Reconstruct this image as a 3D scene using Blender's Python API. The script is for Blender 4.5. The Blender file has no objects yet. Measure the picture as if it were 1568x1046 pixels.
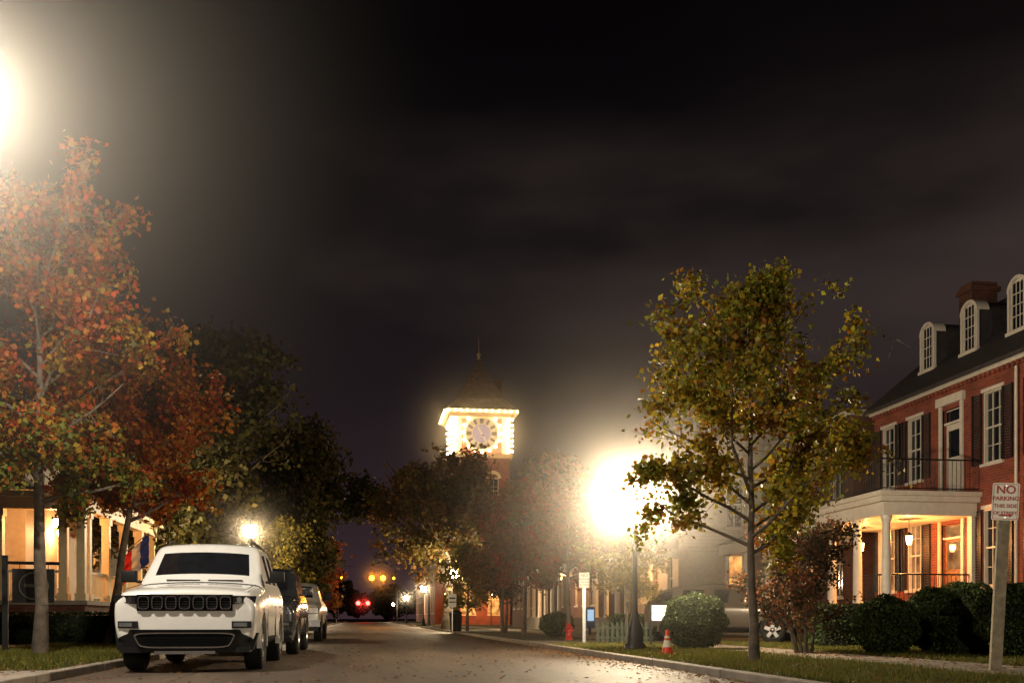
import bpy, math, random
import numpy as np
from mathutils import Vector, Matrix
random.seed(7)
scene = bpy.context.scene
COL = scene.collection
TH = math.radians(8.36); CT, ST = math.cos(TH), math.sin(TH)
def site(b, d):
    """survey: b = tangent of bearing from the tripod, d = distance ahead (m) -> street frame X,Y"""
    return (d*(b*CT+ST), d*(CT-b*ST))

# ------------------------------------------------------------ materials
def newmat(name):
    m = bpy.data.materials.new(name); m.use_nodes = True
    nt = m.node_tree; nt.nodes.clear()
    out = nt.nodes.new('ShaderNodeOutputMaterial')
    return m, nt, out
def N(nt, t, **kw):
    n = nt.nodes.new(t)
    for k, v in kw.items():
        if hasattr(n, k): setattr(n, k, v)
    return n
def mat(name, col, rough=.6, metal=0., var=.25, scale=6., bump=0., bscale=40., spec=.5, coat=0., emit=None, estr=0.):
    m, nt, out = newmat(name)
    p = N(nt, 'ShaderNodeBsdfPrincipled'); nt.links.new(p.outputs[0], out.inputs[0])
    tc = N(nt, 'ShaderNodeTexCoord')
    nz = N(nt, 'ShaderNodeTexNoise'); nz.inputs['Scale'].default_value = scale; nz.inputs['Detail'].default_value = 6
    nt.links.new(tc.outputs['Object'], nz.inputs['Vector'])
    rp = N(nt, 'ShaderNodeValToRGB')
    c = Vector(col[:3])
    rp.color_ramp.elements[0].position = .3; rp.color_ramp.elements[1].position = .7
    rp.color_ramp.elements[0].color = (*(c*(1-var)), 1); rp.color_ramp.elements[1].color = (*(c*(1+var*.6)), 1)
    nt.links.new(nz.outputs['Fac'], rp.inputs[0]); nt.links.new(rp.outputs[0], p.inputs['Base Color'])
    p.inputs['Roughness'].default_value = rough; p.inputs['Metallic'].default_value = metal
    p.inputs['Specular IOR Level'].default_value = spec; p.inputs['Coat Weight'].default_value = coat
    if bump:
        n2 = N(nt, 'ShaderNodeTexNoise'); n2.inputs['Scale'].default_value = bscale; n2.inputs['Detail'].default_value = 4
        nt.links.new(tc.outputs['Object'], n2.inputs['Vector'])
        b = N(nt, 'ShaderNodeBump'); b.inputs['Strength'].default_value = bump; b.inputs['Distance'].default_value = .02
        nt.links.new(n2.outputs['Fac'], b.inputs['Height']); nt.links.new(b.outputs[0], p.inputs['Normal'])
    if emit:
        p.inputs['Emission Color'].default_value = (*emit, 1); p.inputs['Emission Strength'].default_value = estr
    return m
def emis(name, col, s):
    m, nt, out = newmat(name)
    e = N(nt, 'ShaderNodeEmission'); e.inputs[0].default_value = (*col, 1); e.inputs[1].default_value = s
    nt.links.new(e.outputs[0], out.inputs[0]); return m
def globe_mat(name, col, s):
    m, nt, out = newmat(name)
    e = N(nt, 'ShaderNodeEmission'); e.inputs[0].default_value = (*col, 1); e.inputs[1].default_value = s
    t = N(nt, 'ShaderNodeBsdfTransparent'); a = N(nt, 'ShaderNodeAddShader')
    nt.links.new(e.outputs[0], a.inputs[0]); nt.links.new(t.outputs[0], a.inputs[1])
    nt.links.new(a.outputs[0], out.inputs[0]); return m
def litwin(name, col, s):
    m, nt, out = newmat(name)
    tc = N(nt, 'ShaderNodeTexCoord'); nz = N(nt, 'ShaderNodeTexNoise'); nz.inputs['Scale'].default_value = 1.7; nz.inputs['Detail'].default_value = 3
    nt.links.new(tc.outputs['Object'], nz.inputs[0]); rp = N(nt, 'ShaderNodeValToRGB'); rp.color_ramp.elements[0].position = .35; rp.color_ramp.elements[1].position = .68
    rp.color_ramp.elements[0].color = (col[0]*.25, col[1]*.2, col[2]*.2, 1); rp.color_ramp.elements[1].color = (*col, 1)
    nt.links.new(nz.outputs['Fac'], rp.inputs[0])
    e = N(nt, 'ShaderNodeEmission'); e.inputs[1].default_value = s; nt.links.new(rp.outputs[0], e.inputs[0])
    g = N(nt, 'ShaderNodeBsdfGlossy'); g.inputs['Roughness'].default_value = .05; g.inputs['Color'].default_value = (.06, .06, .06, 1); a = N(nt, 'ShaderNodeAddShader')
    nt.links.new(e.outputs[0], a.inputs[0]); nt.links.new(g.outputs[0], a.inputs[1]); nt.links.new(a.outputs[0], out.inputs[0]); return m
def brickmat(name, c1, c2, mortar, scale=1.0):
    m, nt, out = newmat(name)
    p = N(nt, 'ShaderNodeBsdfPrincipled'); nt.links.new(p.outputs[0], out.inputs[0])
    g = N(nt, 'ShaderNodeTexCoord'); s = N(nt, 'ShaderNodeSeparateXYZ'); nt.links.new(g.outputs['Object'], s.inputs[0])
    ad = N(nt, 'ShaderNodeMath', operation='ADD'); nt.links.new(s.outputs[0], ad.inputs[0]); nt.links.new(s.outputs[1], ad.inputs[1])
    cb = N(nt, 'ShaderNodeCombineXYZ'); nt.links.new(ad.outputs[0], cb.inputs[0]); nt.links.new(s.outputs[2], cb.inputs[1])
    b = N(nt, 'ShaderNodeTexBrick'); nt.links.new(cb.outputs[0], b.inputs['Vector'])
    b.inputs['Scale'].default_value = scale; b.inputs['Brick Width'].default_value = .22; b.inputs['Row Height'].default_value = .075
    b.inputs['Mortar Size'].default_value = .007; b.inputs['Color1'].default_value = (*c1, 1); b.inputs['Color2'].default_value = (*c2, 1)
    b.inputs['Mortar'].default_value = (*mortar, 1)
    nz = N(nt, 'ShaderNodeTexNoise'); nz.inputs['Scale'].default_value = 1.3; nz.inputs['Detail'].default_value = 8
    nt.links.new(g.outputs['Object'], nz.inputs['Vector'])
    mx = N(nt, 'ShaderNodeMix', data_type='RGBA', blend_type='MULTIPLY'); mx.inputs[0].default_value = .75
    rp = N(nt, 'ShaderNodeValToRGB'); rp.color_ramp.elements[0].position = .3; rp.color_ramp.elements[0].color = (.4, .4, .4, 1); rp.color_ramp.elements[1].position = .65
    nt.links.new(nz.outputs['Fac'], rp.inputs[0])
    nt.links.new(b.outputs['Color'], mx.inputs[6]); nt.links.new(rp.outputs[0], mx.inputs[7])
    nt.links.new(mx.outputs[2], p.inputs['Base Color']); p.inputs['Roughness'].default_value = .85
    bp = N(nt, 'ShaderNodeBump'); bp.inputs['Strength'].default_value = .6; bp.inputs['Distance'].default_value = .01; bp.invert = True
    nt.links.new(b.outputs['Fac'], bp.inputs['Height']); nt.links.new(bp.outputs[0], p.inputs['Normal'])
    return m
def leafmat(name, trans=.3):
    m, nt, out = newmat(name)
    a = N(nt, 'ShaderNodeAttribute'); a.attribute_name = 'Col'
    p = N(nt, 'ShaderNodeBsdfPrincipled'); p.inputs['Roughness'].default_value = .55; p.inputs['Specular IOR Level'].default_value = .2
    t = N(nt, 'ShaderNodeBsdfTranslucent'); mx = N(nt, 'ShaderNodeMixShader'); mx.inputs[0].default_value = trans
    nt.links.new(a.outputs['Color'], p.inputs['Base Color']); nt.links.new(a.outputs['Color'], t.inputs[0])
    nt.links.new(p.outputs[0], mx.inputs[1]); nt.links.new(t.outputs[0], mx.inputs[2]); nt.links.new(mx.outputs[0], out.inputs[0])
    return m

M = {}
M['leaf'] = leafmat('leaf', .38); M['hedge'] = leafmat('hedge_leaf', .12); M['grassb'] = leafmat('grass_blade', .2)
M['bark'] = mat('bark', (.13, .10, .075), .9, bump=.8, bscale=25, var=.45)
M['conc'] = mat('concrete', (.26, .22, .18), .85, bump=.3, bscale=60, var=.3, scale=3)
M['white'] = mat('white_paint_trim', (.62, .57, .5), .5, var=.1)
M['cream'] = mat('cream_paint', (.68, .55, .34), .5, var=.12)
M['siding'] = mat('white_siding', (.42, .37, .31), .6, var=.12)
M['brick'] = brickmat('red_brick', (.33, .058, .028), (.21, .034, .018), (.24, .15, .11))
M['brickd'] = brickmat('brown_brick', (.16, .05, .03), (.1, .035, .02), (.14, .1, .08))
M['slate'] = mat('slate_roof', (.035, .03, .032), .75, bump=.5, bscale=12, var=.35)
M['shut'] = mat('black_shutter', (.008, .009, .011), .45)
M['void'] = mat('dark_recess', (.003, .003, .003), .8, spec=.1)
M['glassd'] = mat('dark_window_glass', (.012, .013, .016), .06, var=.3)
M['iron'] = mat('black_iron', (.015, .015, .017), .45, metal=.3)
M['chrome'] = mat('chrome', (.75, .75, .75), .22, metal=1., var=.05)
M['alloy'] = mat('alloy', (.45, .45, .46), .3, metal=.9, var=.08)
M['rubber'] = mat('rubber', (.012, .012, .012), .85, spec=.3)
M['blackp'] = mat('black_plastic', (.006, .006, .007), .6, spec=.3)
M['wood'] = mat('weathered_post', (.3, .25, .17), .85, bump=.5, bscale=30, var=.35, scale=9)
M['orange'] = mat('cone_orange', (.7, .05, .015), .45)
M['red'] = mat('red_paint', (.5, .015, .012), .4)
M['winlit'] = litwin('lit_window', (1., .42, .1), 1.7)
M['windim'] = litwin('dim_window', (1., .45, .15), .6)
M['door'] = mat('door_paint', (.28, .13, .06), .5)
M['porchf'] = mat('porch_floor', (.25, .23, .2), .7)

# ------------------------------------------------------------ mesh builder
class MB:
    def __init__(s): s.v = []; s.f = []; s.mi = []; s.sm = []; s.mats = []; s.T = Matrix.Identity(4)
    def m(s, mt):
        if mt not in s.mats: s.mats.append(mt)
        return s.mats.index(mt)
    def add(s, vs, fs, mt, smooth=False):
        o = len(s.v); s.v += [tuple(s.T @ Vector(p)) for p in vs]; k = s.m(mt)
        for f in fs: s.f.append([i+o for i in f]); s.mi.append(k); s.sm.append(smooth)
    def quad(s, pts, mt): s.add(pts, [list(range(len(pts)))], mt)
    def box(s, x0, x1, y0, y1, z0, z1, mt, R=None, bev=0):
        vs = [(x0,y0,z0),(x1,y0,z0),(x1,y1,z0),(x0,y1,z0),(x0,y0,z1),(x1,y0,z1),(x1,y1,z1),(x0,y1,z1)]
        if R is not None: vs = [tuple(R @ Vector(p)) for p in vs]
        s.add(vs, [(0,3,2,1),(4,5,6,7),(0,1,5,4),(1,2,6,5),(2,3,7,6),(3,0,4,7)], mt)
    def cyl(s, p0, p1, r0, r1, mt, seg=10, cap=True, smooth=True):
        p0 = Vector(p0); p1 = Vector(p1); d = (p1-p0)
        if d.length < 1e-6: return
        d.normalize(); a = d.orthogonal().normalized(); b = d.cross(a)
        vs = []
        for p, r in ((p0, r0), (p1, r1)):
            for i in range(seg):
                t = 2*math.pi*i/seg; vs.append(tuple(p+a*math.cos(t)*r+b*math.sin(t)*r))
        fs = [(i, (i+1) % seg, seg+(i+1) % seg, seg+i) for i in range(seg)]
        s.add(vs, fs, mt, smooth)
        if cap:
            s.add(vs[:seg], [list(range(seg))[::-1]], mt); s.add(vs[seg:], [list(range(seg))], mt)
    def lathe(s, c, prof, mt, seg=16, axis='z', smooth=True):
        vs = []; n = len(prof)
        for r, h in prof:
            for i in range(seg):
                t = 2*math.pi*i/seg; x, y = r*math.cos(t), r*math.sin(t)
                p = (x, y, h) if axis == 'z' else ((h, x, y) if axis == 'x' else (x, h, y))
                vs.append((c[0]+p[0], c[1]+p[1], c[2]+p[2]))
        fs = []
        for k in range(n-1):
            for i in range(seg):
                j = (i+1) % seg; fs.append((k*seg+i, k*seg+j, (k+1)*seg+j, (k+1)*seg+i))
        s.add(vs, fs, mt, smooth)
    def sphere(s, c, r, mt, seg=14, rings=8, sz=1.):
        s.lathe(c, [(max(r*math.sin(math.pi*k/rings), 1e-4), -r*sz*math.cos(math.pi*k/rings)) for k in range(rings+1)], mt, seg)
    def build(s, name, parent=None, loc=(0, 0, 0), rot=0):
        me = bpy.data.meshes.new(name); me.from_pydata(s.v, [], s.f)
        for mt in s.mats: me.materials.append(mt)
        me.polygons.foreach_set('material_index', s.mi); me.polygons.foreach_set('use_smooth', s.sm); me.update()
        o = bpy.data.objects.new(name, me); COL.objects.link(o)
        o.location = loc; o.rotation_euler = (0, 0, rot)
        if parent: o.parent = parent
        return o
def empty(name, loc=(0, 0, 0), rot=0):
    o = bpy.data.objects.new(name, None); o.empty_display_size = .3; COL.objects.link(o); o.location = loc; o.rotation_euler = (0, 0, rot); return o
def light(name, loc, col, w, r=.1, parent=None):
    l = bpy.data.lights.new(name, 'POINT'); l.energy = w; l.color = col; l.shadow_soft_size = r
    o = bpy.data.objects.new(name, l); COL.objects.link(o); o.location = loc
    if parent: o.parent = parent
    return o
def bloom_halo(parent, loc, R, core, body, g=.5, pc=8., pb=2.6):
    """scattering volume added round a lamp to imitate lens bloom, thinning outwards, lit only by the lamps"""
    m, nt, out = newmat('bloom_volume'); v = N(nt, 'ShaderNodeVolumeScatter'); v.inputs['Color'].default_value = (1, .94, .86, 1); v.inputs['Anisotropy'].default_value = g
    tc = N(nt, 'ShaderNodeTexCoord'); ln = N(nt, 'ShaderNodeVectorMath', operation='LENGTH'); nt.links.new(tc.outputs['Object'], ln.inputs[0])
    mr = N(nt, 'ShaderNodeMapRange'); mr.inputs['From Min'].default_value = 0; mr.inputs['From Max'].default_value = R*.98; mr.inputs['To Min'].default_value = 1; mr.inputs['To Max'].default_value = 0; mr.clamp = True
    nt.links.new(ln.outputs['Value'], mr.inputs['Value']); acc = None
    for k, p in ((core, pc), (body, pb)):
        a = N(nt, 'ShaderNodeMath', operation='POWER'); a.inputs[1].default_value = p; nt.links.new(mr.outputs[0], a.inputs[0])
        b = N(nt, 'ShaderNodeMath', operation='MULTIPLY'); b.inputs[1].default_value = k; nt.links.new(a.outputs[0], b.inputs[0])
        if acc is None: acc = b
        else:
            s = N(nt, 'ShaderNodeMath', operation='ADD'); nt.links.new(acc.outputs[0], s.inputs[0]); nt.links.new(b.outputs[0], s.inputs[1]); acc = s
    nt.links.new(acc.outputs[0], v.inputs['Density']); nt.links.new(v.outputs[0], out.inputs['Volume'])
    mb = MB(); mb.sphere((0, 0, 0), R, m, 24, 14); o = mb.build('bloom_volume', parent, loc); return o  # added halo sphere, stands in for lens bloom

# ------------------------------------------------------------ leaves / trees
def leafmesh(name, C, size, cols, mt, rng, parent=None, upbias=0., aspect=.5):
    n = len(C)
    a = rng.normal(size=(n, 3)); a /= np.linalg.norm(a, axis=1)[:, None]
    t = rng.normal(size=(n, 3))
    nn = np.cross(a, t); nn /= np.linalg.norm(nn, axis=1)[:, None]
    if upbias:
        nn = nn*(1-upbias) + np.array([0, 0, 1])*upbias; nn /= np.linalg.norm(nn, axis=1)[:, None]
        a = np.cross(nn, rng.normal(size=(n, 3))); a /= np.linalg.norm(a, axis=1)[:, None]
    b = np.cross(nn, a)
    s = (size*rng.uniform(.55, 1.25, n))[:, None]
    V = np.empty((n, 4, 3))
    V[:, 0] = C+a*s*.6; V[:, 1] = C+b*s*aspect+nn*s*.15-a*s*.05; V[:, 2] = C-a*s*.5; V[:, 3] = C-b*s*aspect+nn*s*.15-a*s*.05
    me = bpy.data.meshes.new(name); me.vertices.add(n*4); me.vertices.foreach_set('co', V.ravel())
    me.loops.add(n*4); me.loops.foreach_set('vertex_index', np.arange(n*4, dtype=np.int32))
    me.polygons.add(n); me.polygons.foreach_set('loop_start', np.arange(0, n*4, 4, dtype=np.int32))
    at = me.attributes.new('Col', 'FLOAT_COLOR', 'POINT')
    cc = np.ones((n, 4, 4)); cc[:, :, :3] = cols[:, None, :]; at.data.foreach_set('color', cc.ravel())
    me.materials.append(mt); me.update(calc_edges=True); me.validate()
    o = bpy.data.objects.new(name, me); COL.objects.link(o)
    if parent: o.parent = parent
    return o
PAL = {
 'maple': [(.34, .09, .012), (.34, .13, .018), (.26, .16, .02), (.32, .06, .012), (.34, .05, .012)],
 'red':   [(.38, .08, .012), (.42, .14, .014), (.30, .04, .012), (.36, .17, .02)],
 'dark':  [(.07, .068, .02), (.09, .075, .02), (.12, .09, .024), (.06, .06, .02)],
 'gold':  [(.34, .27, .025), (.24, .23, .025), (.18, .19, .025), (.38, .25, .025), (.28, .12, .015)],
 'olive': [(.19, .13, .03), (.22, .13, .028), (.14, .12, .03), (.24, .10, .025)],
 'rust':  [(.20, .085, .025), (.25, .07, .022), (.16, .11, .025), (.29, .05, .02)],
 'myrtle': [(.17, .07, .03), (.12, .08, .03), (.22, .07, .03), (.10, .09, .03)],
 'yellow': [(.32, .24, .045), (.24, .20, .04), (.18, .16, .03)],
}
def tree(name, X, Y, H, clear, R, pal, nleaf, ls, seed, tr=.11, nlimb=16, base=.1, off=(0, 0), sig=.2, top=.85, pw=.8, stems=1, green_low=False, sparse_top=False, pk=(.82, .16), splay=1., gaps=1., wobk=1.):
    rng = np.random.default_rng(seed); P = np.array(PAL[pal])
    root = empty(name, (X, Y, base)); mb = MB(); segs = []; Rmax = R*1.2
    for st in range(stems):
        sx = rng.normal(0, .14)*splay if stems > 1 else 0; sy = rng.normal(0, .14)*splay if stems > 1 else 0
        pts = []; n = 9; wob = np.zeros(2)
        for i in range(n+1):
            t = i/n; wob = wob+rng.normal(0, .028*H/6*wobk, 2)*(t > .05)
            pts.append(np.array([off[0]*t**1.3+wob[0]+sx*(1+t*3), off[1]*t**1.3+wob[1]+sy*(1+t*3), H*.9*t]))
        rad = lambda t: tr*(1-.88*t)*(1.25 if t < .02 else 1)/(stems**.5)
        for i in range(n): mb.cyl(pts[i], pts[i+1], rad(i/n), rad((i+1)/n), M['bark'], 9, False)
        def trunk(z):
            q = min(max(z/(H*.9)*n, 0), n-1e-3); k = int(q); return pts[k]*(1-(q-k))+pts[k+1]*(q-k)
        for i in range(nlimb//stems):
            t = (i+.5)/(nlimb//stems); z0 = clear*(.9)+(H-clear)*t*top
            az = i*2.399+rng.uniform(-.4, .4)+st*2.1
            prof = max(math.sin(math.pi*min(1, (t*pk[0]+pk[1])))**pw, .16)
            L = R*prof*rng.uniform(.72, 1.1)
            el = math.radians(18+42*t+rng.uniform(-8, 8))
            L = L/max(math.cos(el), .6)
            L = min(L, max(H*.97-z0, .12)/math.sin(el))
            d = np.array([math.cos(az)*math.cos(el), math.sin(az)*math.cos(el), math.sin(el)])
            p = trunk(z0); r = max(tr*.42*(1-.7*t), .012); lp = [p]; m = 5
            for k in range(m):
                d = d+rng.normal(0, .1, 3)+np.array([0, 0, .02]); d /= np.linalg.norm(d); q = p+d*L/m
                mb.cyl(p, q, r*(1-k/m*.8), r*(1-(k+1)/m*.8), M['bark'], 6, False); p = q; lp.append(p)
            lw = rng.uniform(.3, 1.3)
            for k in range(8):
                u = rng.uniform(.2, 1.)*m; j = min(int(u), m-1); s0 = lp[j]*(1-(u-j))+lp[j+1]*(u-j)
                dd = d*.5+rng.normal(0, .6, 3); dd /= np.linalg.norm(dd); l2 = min(L*rng.uniform(.2, .4), R*.4)
                s1 = s0+dd*l2*.5; dd = dd+rng.normal(0, .3, 3); s2 = s1+dd/np.linalg.norm(dd)*l2*.5
                if s2[2] > H: continue
                mb.cyl(s0, s1, r*.3, r*.2, M['bark'], 4, False); mb.cyl(s1, s2, r*.2, .004, M['bark'], 4, False)
                w = rng.uniform(.05, 1.6)**gaps*lw
                if sparse_top: w *= (1.3-1.0*t)
                segs.append((s0, s1, w)); segs.append((s1, s2, w*1.3))
                for q in range(2):
                    dd = rng.normal(0, 1, 3); dd /= np.linalg.norm(dd); s3 = s2+dd*l2*.4
                    mb.cyl(s2, s3, .008, .003, M['bark'], 3, False); segs.append((s2, s3, w*1.2))
    mb.build('trunk_and_limbs', root)
    A = np.array([s[0] for s in segs]); B = np.array([s[1] for s in segs]); W = np.array([s[2] for s in segs]); W /= W.sum()
    idx = rng.choice(len(segs), nleaf, p=W); u = rng.uniform(0, 1.1, nleaf)[:, None]
    C = A[idx]*(1-u)+B[idx]*u+rng.normal(0, sig, (nleaf, 3))
    ci = rng.integers(0, len(P), len(segs)); ch = ci[idx]
    re = rng.uniform(size=nleaf) < .3; ch = np.where(re, rng.integers(0, len(P), nleaf), ch)
    cols = P[ch]*rng.uniform(.5, 1.25, nleaf)[:, None]
    if green_low:
        t = np.clip((C[:, 2]-clear)/(H-clear), 0, 1); g = rng.uniform(size=nleaf) < np.clip(.75-t*2.1, .03, .7)
        gc = np.array([(.12, .14, .022), (.2, .18, .025), (.09, .10, .02)])[rng.integers(0, 3, nleaf)]
        cols = np.where(g[:, None], gc*rng.uniform(.7, 1.2, nleaf)[:, None], cols)
    leafmesh('leaves', C, ls, cols, M['leaf'], rng, root)
    return root
def bush(name, X, Y, rx, ry, h, n, ls, cols, seed, box=False, base=.1, mt='hedge'):
    rng = np.random.default_rng(seed); root = empty(name, (X, Y, base)); P = np.array(cols)
    d = rng.normal(size=(n, 3)); d /= np.linalg.norm(d, axis=1)[:, None]
    if box: d = d/np.max(np.abs(d), axis=1)[:, None]*.96+rng.normal(0, .01, (n, 3))
    lump = 1+.06*np.sin(d[:, 0]*7+seed)*np.cos(d[:, 1]*6)+.05*np.sin(d[:, 2]*9+seed*2)
    rr = (lump*(1-np.abs(rng.normal(0, .07, n))))[:, None]
    C = d*rr*np.array([rx, ry, h/2])+np.array([0, 0, h/2]); C = C[C[:, 2] > .01]; n = len(C)
    cc = P[rng.integers(0, len(P), n)]*rng.uniform(.5, 1.35, n)[:, None]
    leafmesh('leaves', C, ls, cc, M[mt], rng, root)
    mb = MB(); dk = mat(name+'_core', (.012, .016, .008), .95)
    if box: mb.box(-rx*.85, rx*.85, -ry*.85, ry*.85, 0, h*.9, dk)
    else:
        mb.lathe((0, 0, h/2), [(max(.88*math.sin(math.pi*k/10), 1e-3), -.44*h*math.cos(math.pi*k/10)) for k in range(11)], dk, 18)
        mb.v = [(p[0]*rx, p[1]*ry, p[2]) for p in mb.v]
    mb.build('inner_stems', root); return root  # added solid dark core filling the inside of the leaf shell

# ------------------------------------------------------------ world
w = bpy.data.worlds.new("World"); scene.world = w; w.use_nodes = True; nt = w.node_tree; nt.nodes.clear()
out = N(nt, 'ShaderNodeOutputWorld'); bg = N(nt, 'ShaderNodeBackground'); nt.links.new(bg.outputs[0], out.inputs[0])
tc = N(nt, 'ShaderNodeTexCoord'); sp = N(nt, 'ShaderNodeSeparateXYZ'); nt.links.new(tc.outputs['Generated'], sp.inputs[0])
def ramp(stops):
    rp = N(nt, 'ShaderNodeValToRGB'); cr = rp.color_ramp
    for i, (p, c) in enumerate(stops):
        e = cr.elements[i] if i < 2 else cr.elements.new(p)
        e.position = p; e.color = (*c, 1)
    return rp
rp = ramp([(0., (.040, .021, .026)), (.10, (.025, .0150, .0185)), (.22, (.0125, .0088, .0102)), (.36, (.0058, .0044, .0050)), (.50, (.0019, .0014, .0018))])
nt.links.new(sp.outputs[2], rp.inputs[0])
mp = N(nt, 'ShaderNodeMapping'); mp.inputs['Scale'].default_value = (1.6, 1.6, 5.0); mp.inputs['Rotation'].default_value = (0, .2, .3); mp.inputs['Location'].default_value = (.35, .2, .9)
nt.links.new(tc.outputs['Generated'], mp.inputs[0])
nz = N(nt, 'ShaderNodeTexNoise'); nz.inputs['Scale'].default_value = 1.5; nz.inputs['Detail'].default_value = 4; nz.inputs['Roughness'].default_value = .45; nt.links.new(mp.outputs[0], nz.inputs[0])
cl = ramp([(.42, (0, 0, 0)), (.8, (.034, .024, .020))]); nt.links.new(nz.outputs['Fac'], cl.inputs[0])
mk = ramp([(.10, (.15, .15, .15)), (.26, (1, 1, 1)), (.38, (1, 1, 1)), (.47, (.1, .1, .1))]); nt.links.new(sp.outputs[2], mk.inputs[0])
mm = N(nt, 'ShaderNodeMix', data_type='RGBA', blend_type='MULTIPLY'); mm.inputs[0].default_value = 1; nt.links.new(cl.outputs[0], mm.inputs[6]); nt.links.new(mk.outputs[0], mm.inputs[7])
ad = N(nt, 'ShaderNodeMix', data_type='RGBA', blend_type='ADD'); ad.inputs[0].default_value = 1
nt.links.new(rp.outputs[0], ad.inputs[6]); nt.links.new(mm.outputs[2], ad.inputs[7]); nt.links.new(ad.outputs[2], bg.inputs[0]); bg.inputs[1].default_value = 1.

# ------------------------------------------------------------ ground
KR, KL = 4.4, -3.7
def sheet(name, x0, x1, y0, y1, z, mt, sub=None):
    mb = MB(); mb.quad([(x0, y0, z), (x1, y0, z), (x1, y1, z), (x0, y1, z)], mt); return mb.build(name)
def asphalt():
    m, nt, out = newmat('asphalt'); p = N(nt, 'ShaderNodeBsdfPrincipled'); nt.links.new(p.outputs[0], out.inputs[0])
    tc = N(nt, 'ShaderNodeTexCoord')
    a = N(nt, 'ShaderNodeTexNoise'); a.inputs['Scale'].default_value = 60; a.inputs['Detail'].default_value = 4; nt.links.new(tc.outputs['Object'], a.inputs[0])
    mp = N(nt, 'ShaderNodeMapping'); mp.inputs['Scale'].default_value = (.9, .12, 1); nt.links.new(tc.outputs['Object'], mp.inputs[0])
    b = N(nt, 'ShaderNodeTexNoise'); b.inputs['Scale'].default_value = 1.2; b.inputs['Detail'].default_value = 8; b.inputs['Roughness'].default_value = .65; nt.links.new(mp.outputs[0], b.inputs[0])
    r1 = N(nt, 'ShaderNodeValToRGB'); r1.color_ramp.elements[0].position = .3; r1.color_ramp.elements[0].color = (.045, .033, .025, 1); r1.color_ramp.elements[1].position = .7; r1.color_ramp.elements[1].color = (.14, .10, .072, 1)
    nt.links.new(b.outputs['Fac'], r1.inputs[0])
    r2 = N(nt, 'ShaderNodeValToRGB'); r2.color_ramp.elements[0].position = .35; r2.color_ramp.elements[0].color = (.3, .3, .3, 1); r2.color_ramp.elements[1].position = .68; r2.color_ramp.elements[1].color = (1.6, 1.6, 1.6, 1)
    nt.links.new(a.outputs['Fac'], r2.inputs[0])
    mx = N(nt, 'ShaderNodeMix', data_type='RGBA', blend_type='MULTIPLY'); mx.inputs[0].default_value = 1
    nt.links.new(r1.outputs[0], mx.inputs[6]); nt.links.new(r2.outputs[0], mx.inputs[7])
    v = N(nt, 'ShaderNodeTexVoronoi'); v.feature = 'DISTANCE_TO_EDGE'; v.inputs['Scale'].default_value = .55
    wv = N(nt, 'ShaderNodeMix', data_type='RGBA'); wv.inputs[0].default_value = .12; nt.links.new(tc.outputs['Object'], wv.inputs[6]); nt.links.new(b.outputs['Color'], wv.inputs[7]); nt.links.new(wv.outputs[2], v.inputs['Vector'])
    r3 = N(nt, 'ShaderNodeValToRGB'); r3.color_ramp.elements[0].position = .0; r3.color_ramp.elements[0].color = (.35, .35, .35, 1); r3.color_ramp.elements[1].position = .012
    nt.links.new(v.outputs['Distance'], r3.inputs[0])
    m2 = N(nt, 'ShaderNodeMix', data_type='RGBA', blend_type='MULTIPLY'); m2.inputs[0].default_value = 1
    nt.links.new(mx.outputs[2], m2.inputs[6]); nt.links.new(r3.outputs[0], m2.inputs[7]); nt.links.new(m2.outputs[2], p.inputs['Base Color'])
    p.inputs['Roughness'].default_value = .6
    bp = N(nt, 'ShaderNodeBump'); bp.inputs['Strength'].default_value = .8; bp.inputs['Distance'].default_value = .015; nt.links.new(a.outputs['Fac'], bp.inputs['Height']); nt.links.new(bp.outputs[0], p.inputs['Normal'])
    return m
M['asphalt'] = asphalt()
M['soil'] = mat('lawn_soil', (.045, .05, .02), .95, bump=.8, bscale=30, var=.6, scale=2.2)
sheet('ground', -700, 700, -200, 1200, -.01, M['soil'])
sheet('road', KL, KR, -60, 420, .004, M['asphalt'])
sheet('cross_street', -90, KL-.001, 82, 92, .004, M['asphalt']); sheet('cross_street', KR+.001, 90, 82, 92, .004, M['asphalt'])
def slab(name, x0, x1, y0, y1, z, mt):
    mb = MB(); mb.box(x0, x1, y0, y1, -.005, z, mt); o = mb.build(name); return o
for y0, y1 in ((-60, 82), (92, 300)):
    slab('lawn', KR+.17, 60, y0, y1, .1, M['soil']); slab('lawn', -60, KL-.17, y0, y1, .1, M['soil'])
    for x0, nm in ((KR, 'kerb'), (KL-.17, 'kerb')):
        mb = MB(); y = y0
        while y < y1:
            L = min(3., y1-y)
            mb.box(x0+.002, x0+.168, y, y+L-.02, 0, .112, M['conc']); y += L
        o = mb.build('kerb'); bv = o.modifiers.new('b', 'BEVEL'); bv.width = .015; bv.segments = 2
    for x0 in (7.2, -9.3):
        mb = MB(); y = y0
        while y < min(y1, 120):
            L = 1.5; mb.box(x0, x0+1.5, y, y+L-.015, .0, .108, M['conc']); y += L
        mb.build('sidewalk')
slab('front_walk', 8.75, 13.6, 26.2, 27.8, .109, M['conc'])
slab('driveway', KR+.18, 7.15, 24.6, 28.4, .106, M['conc']); slab('driveway', 8.75, 14, 28.2, 31.6, .106, M['conc'])
slab('driveway', -7.7, KL-.18, 8, 13, .106, M['conc'])

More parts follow.
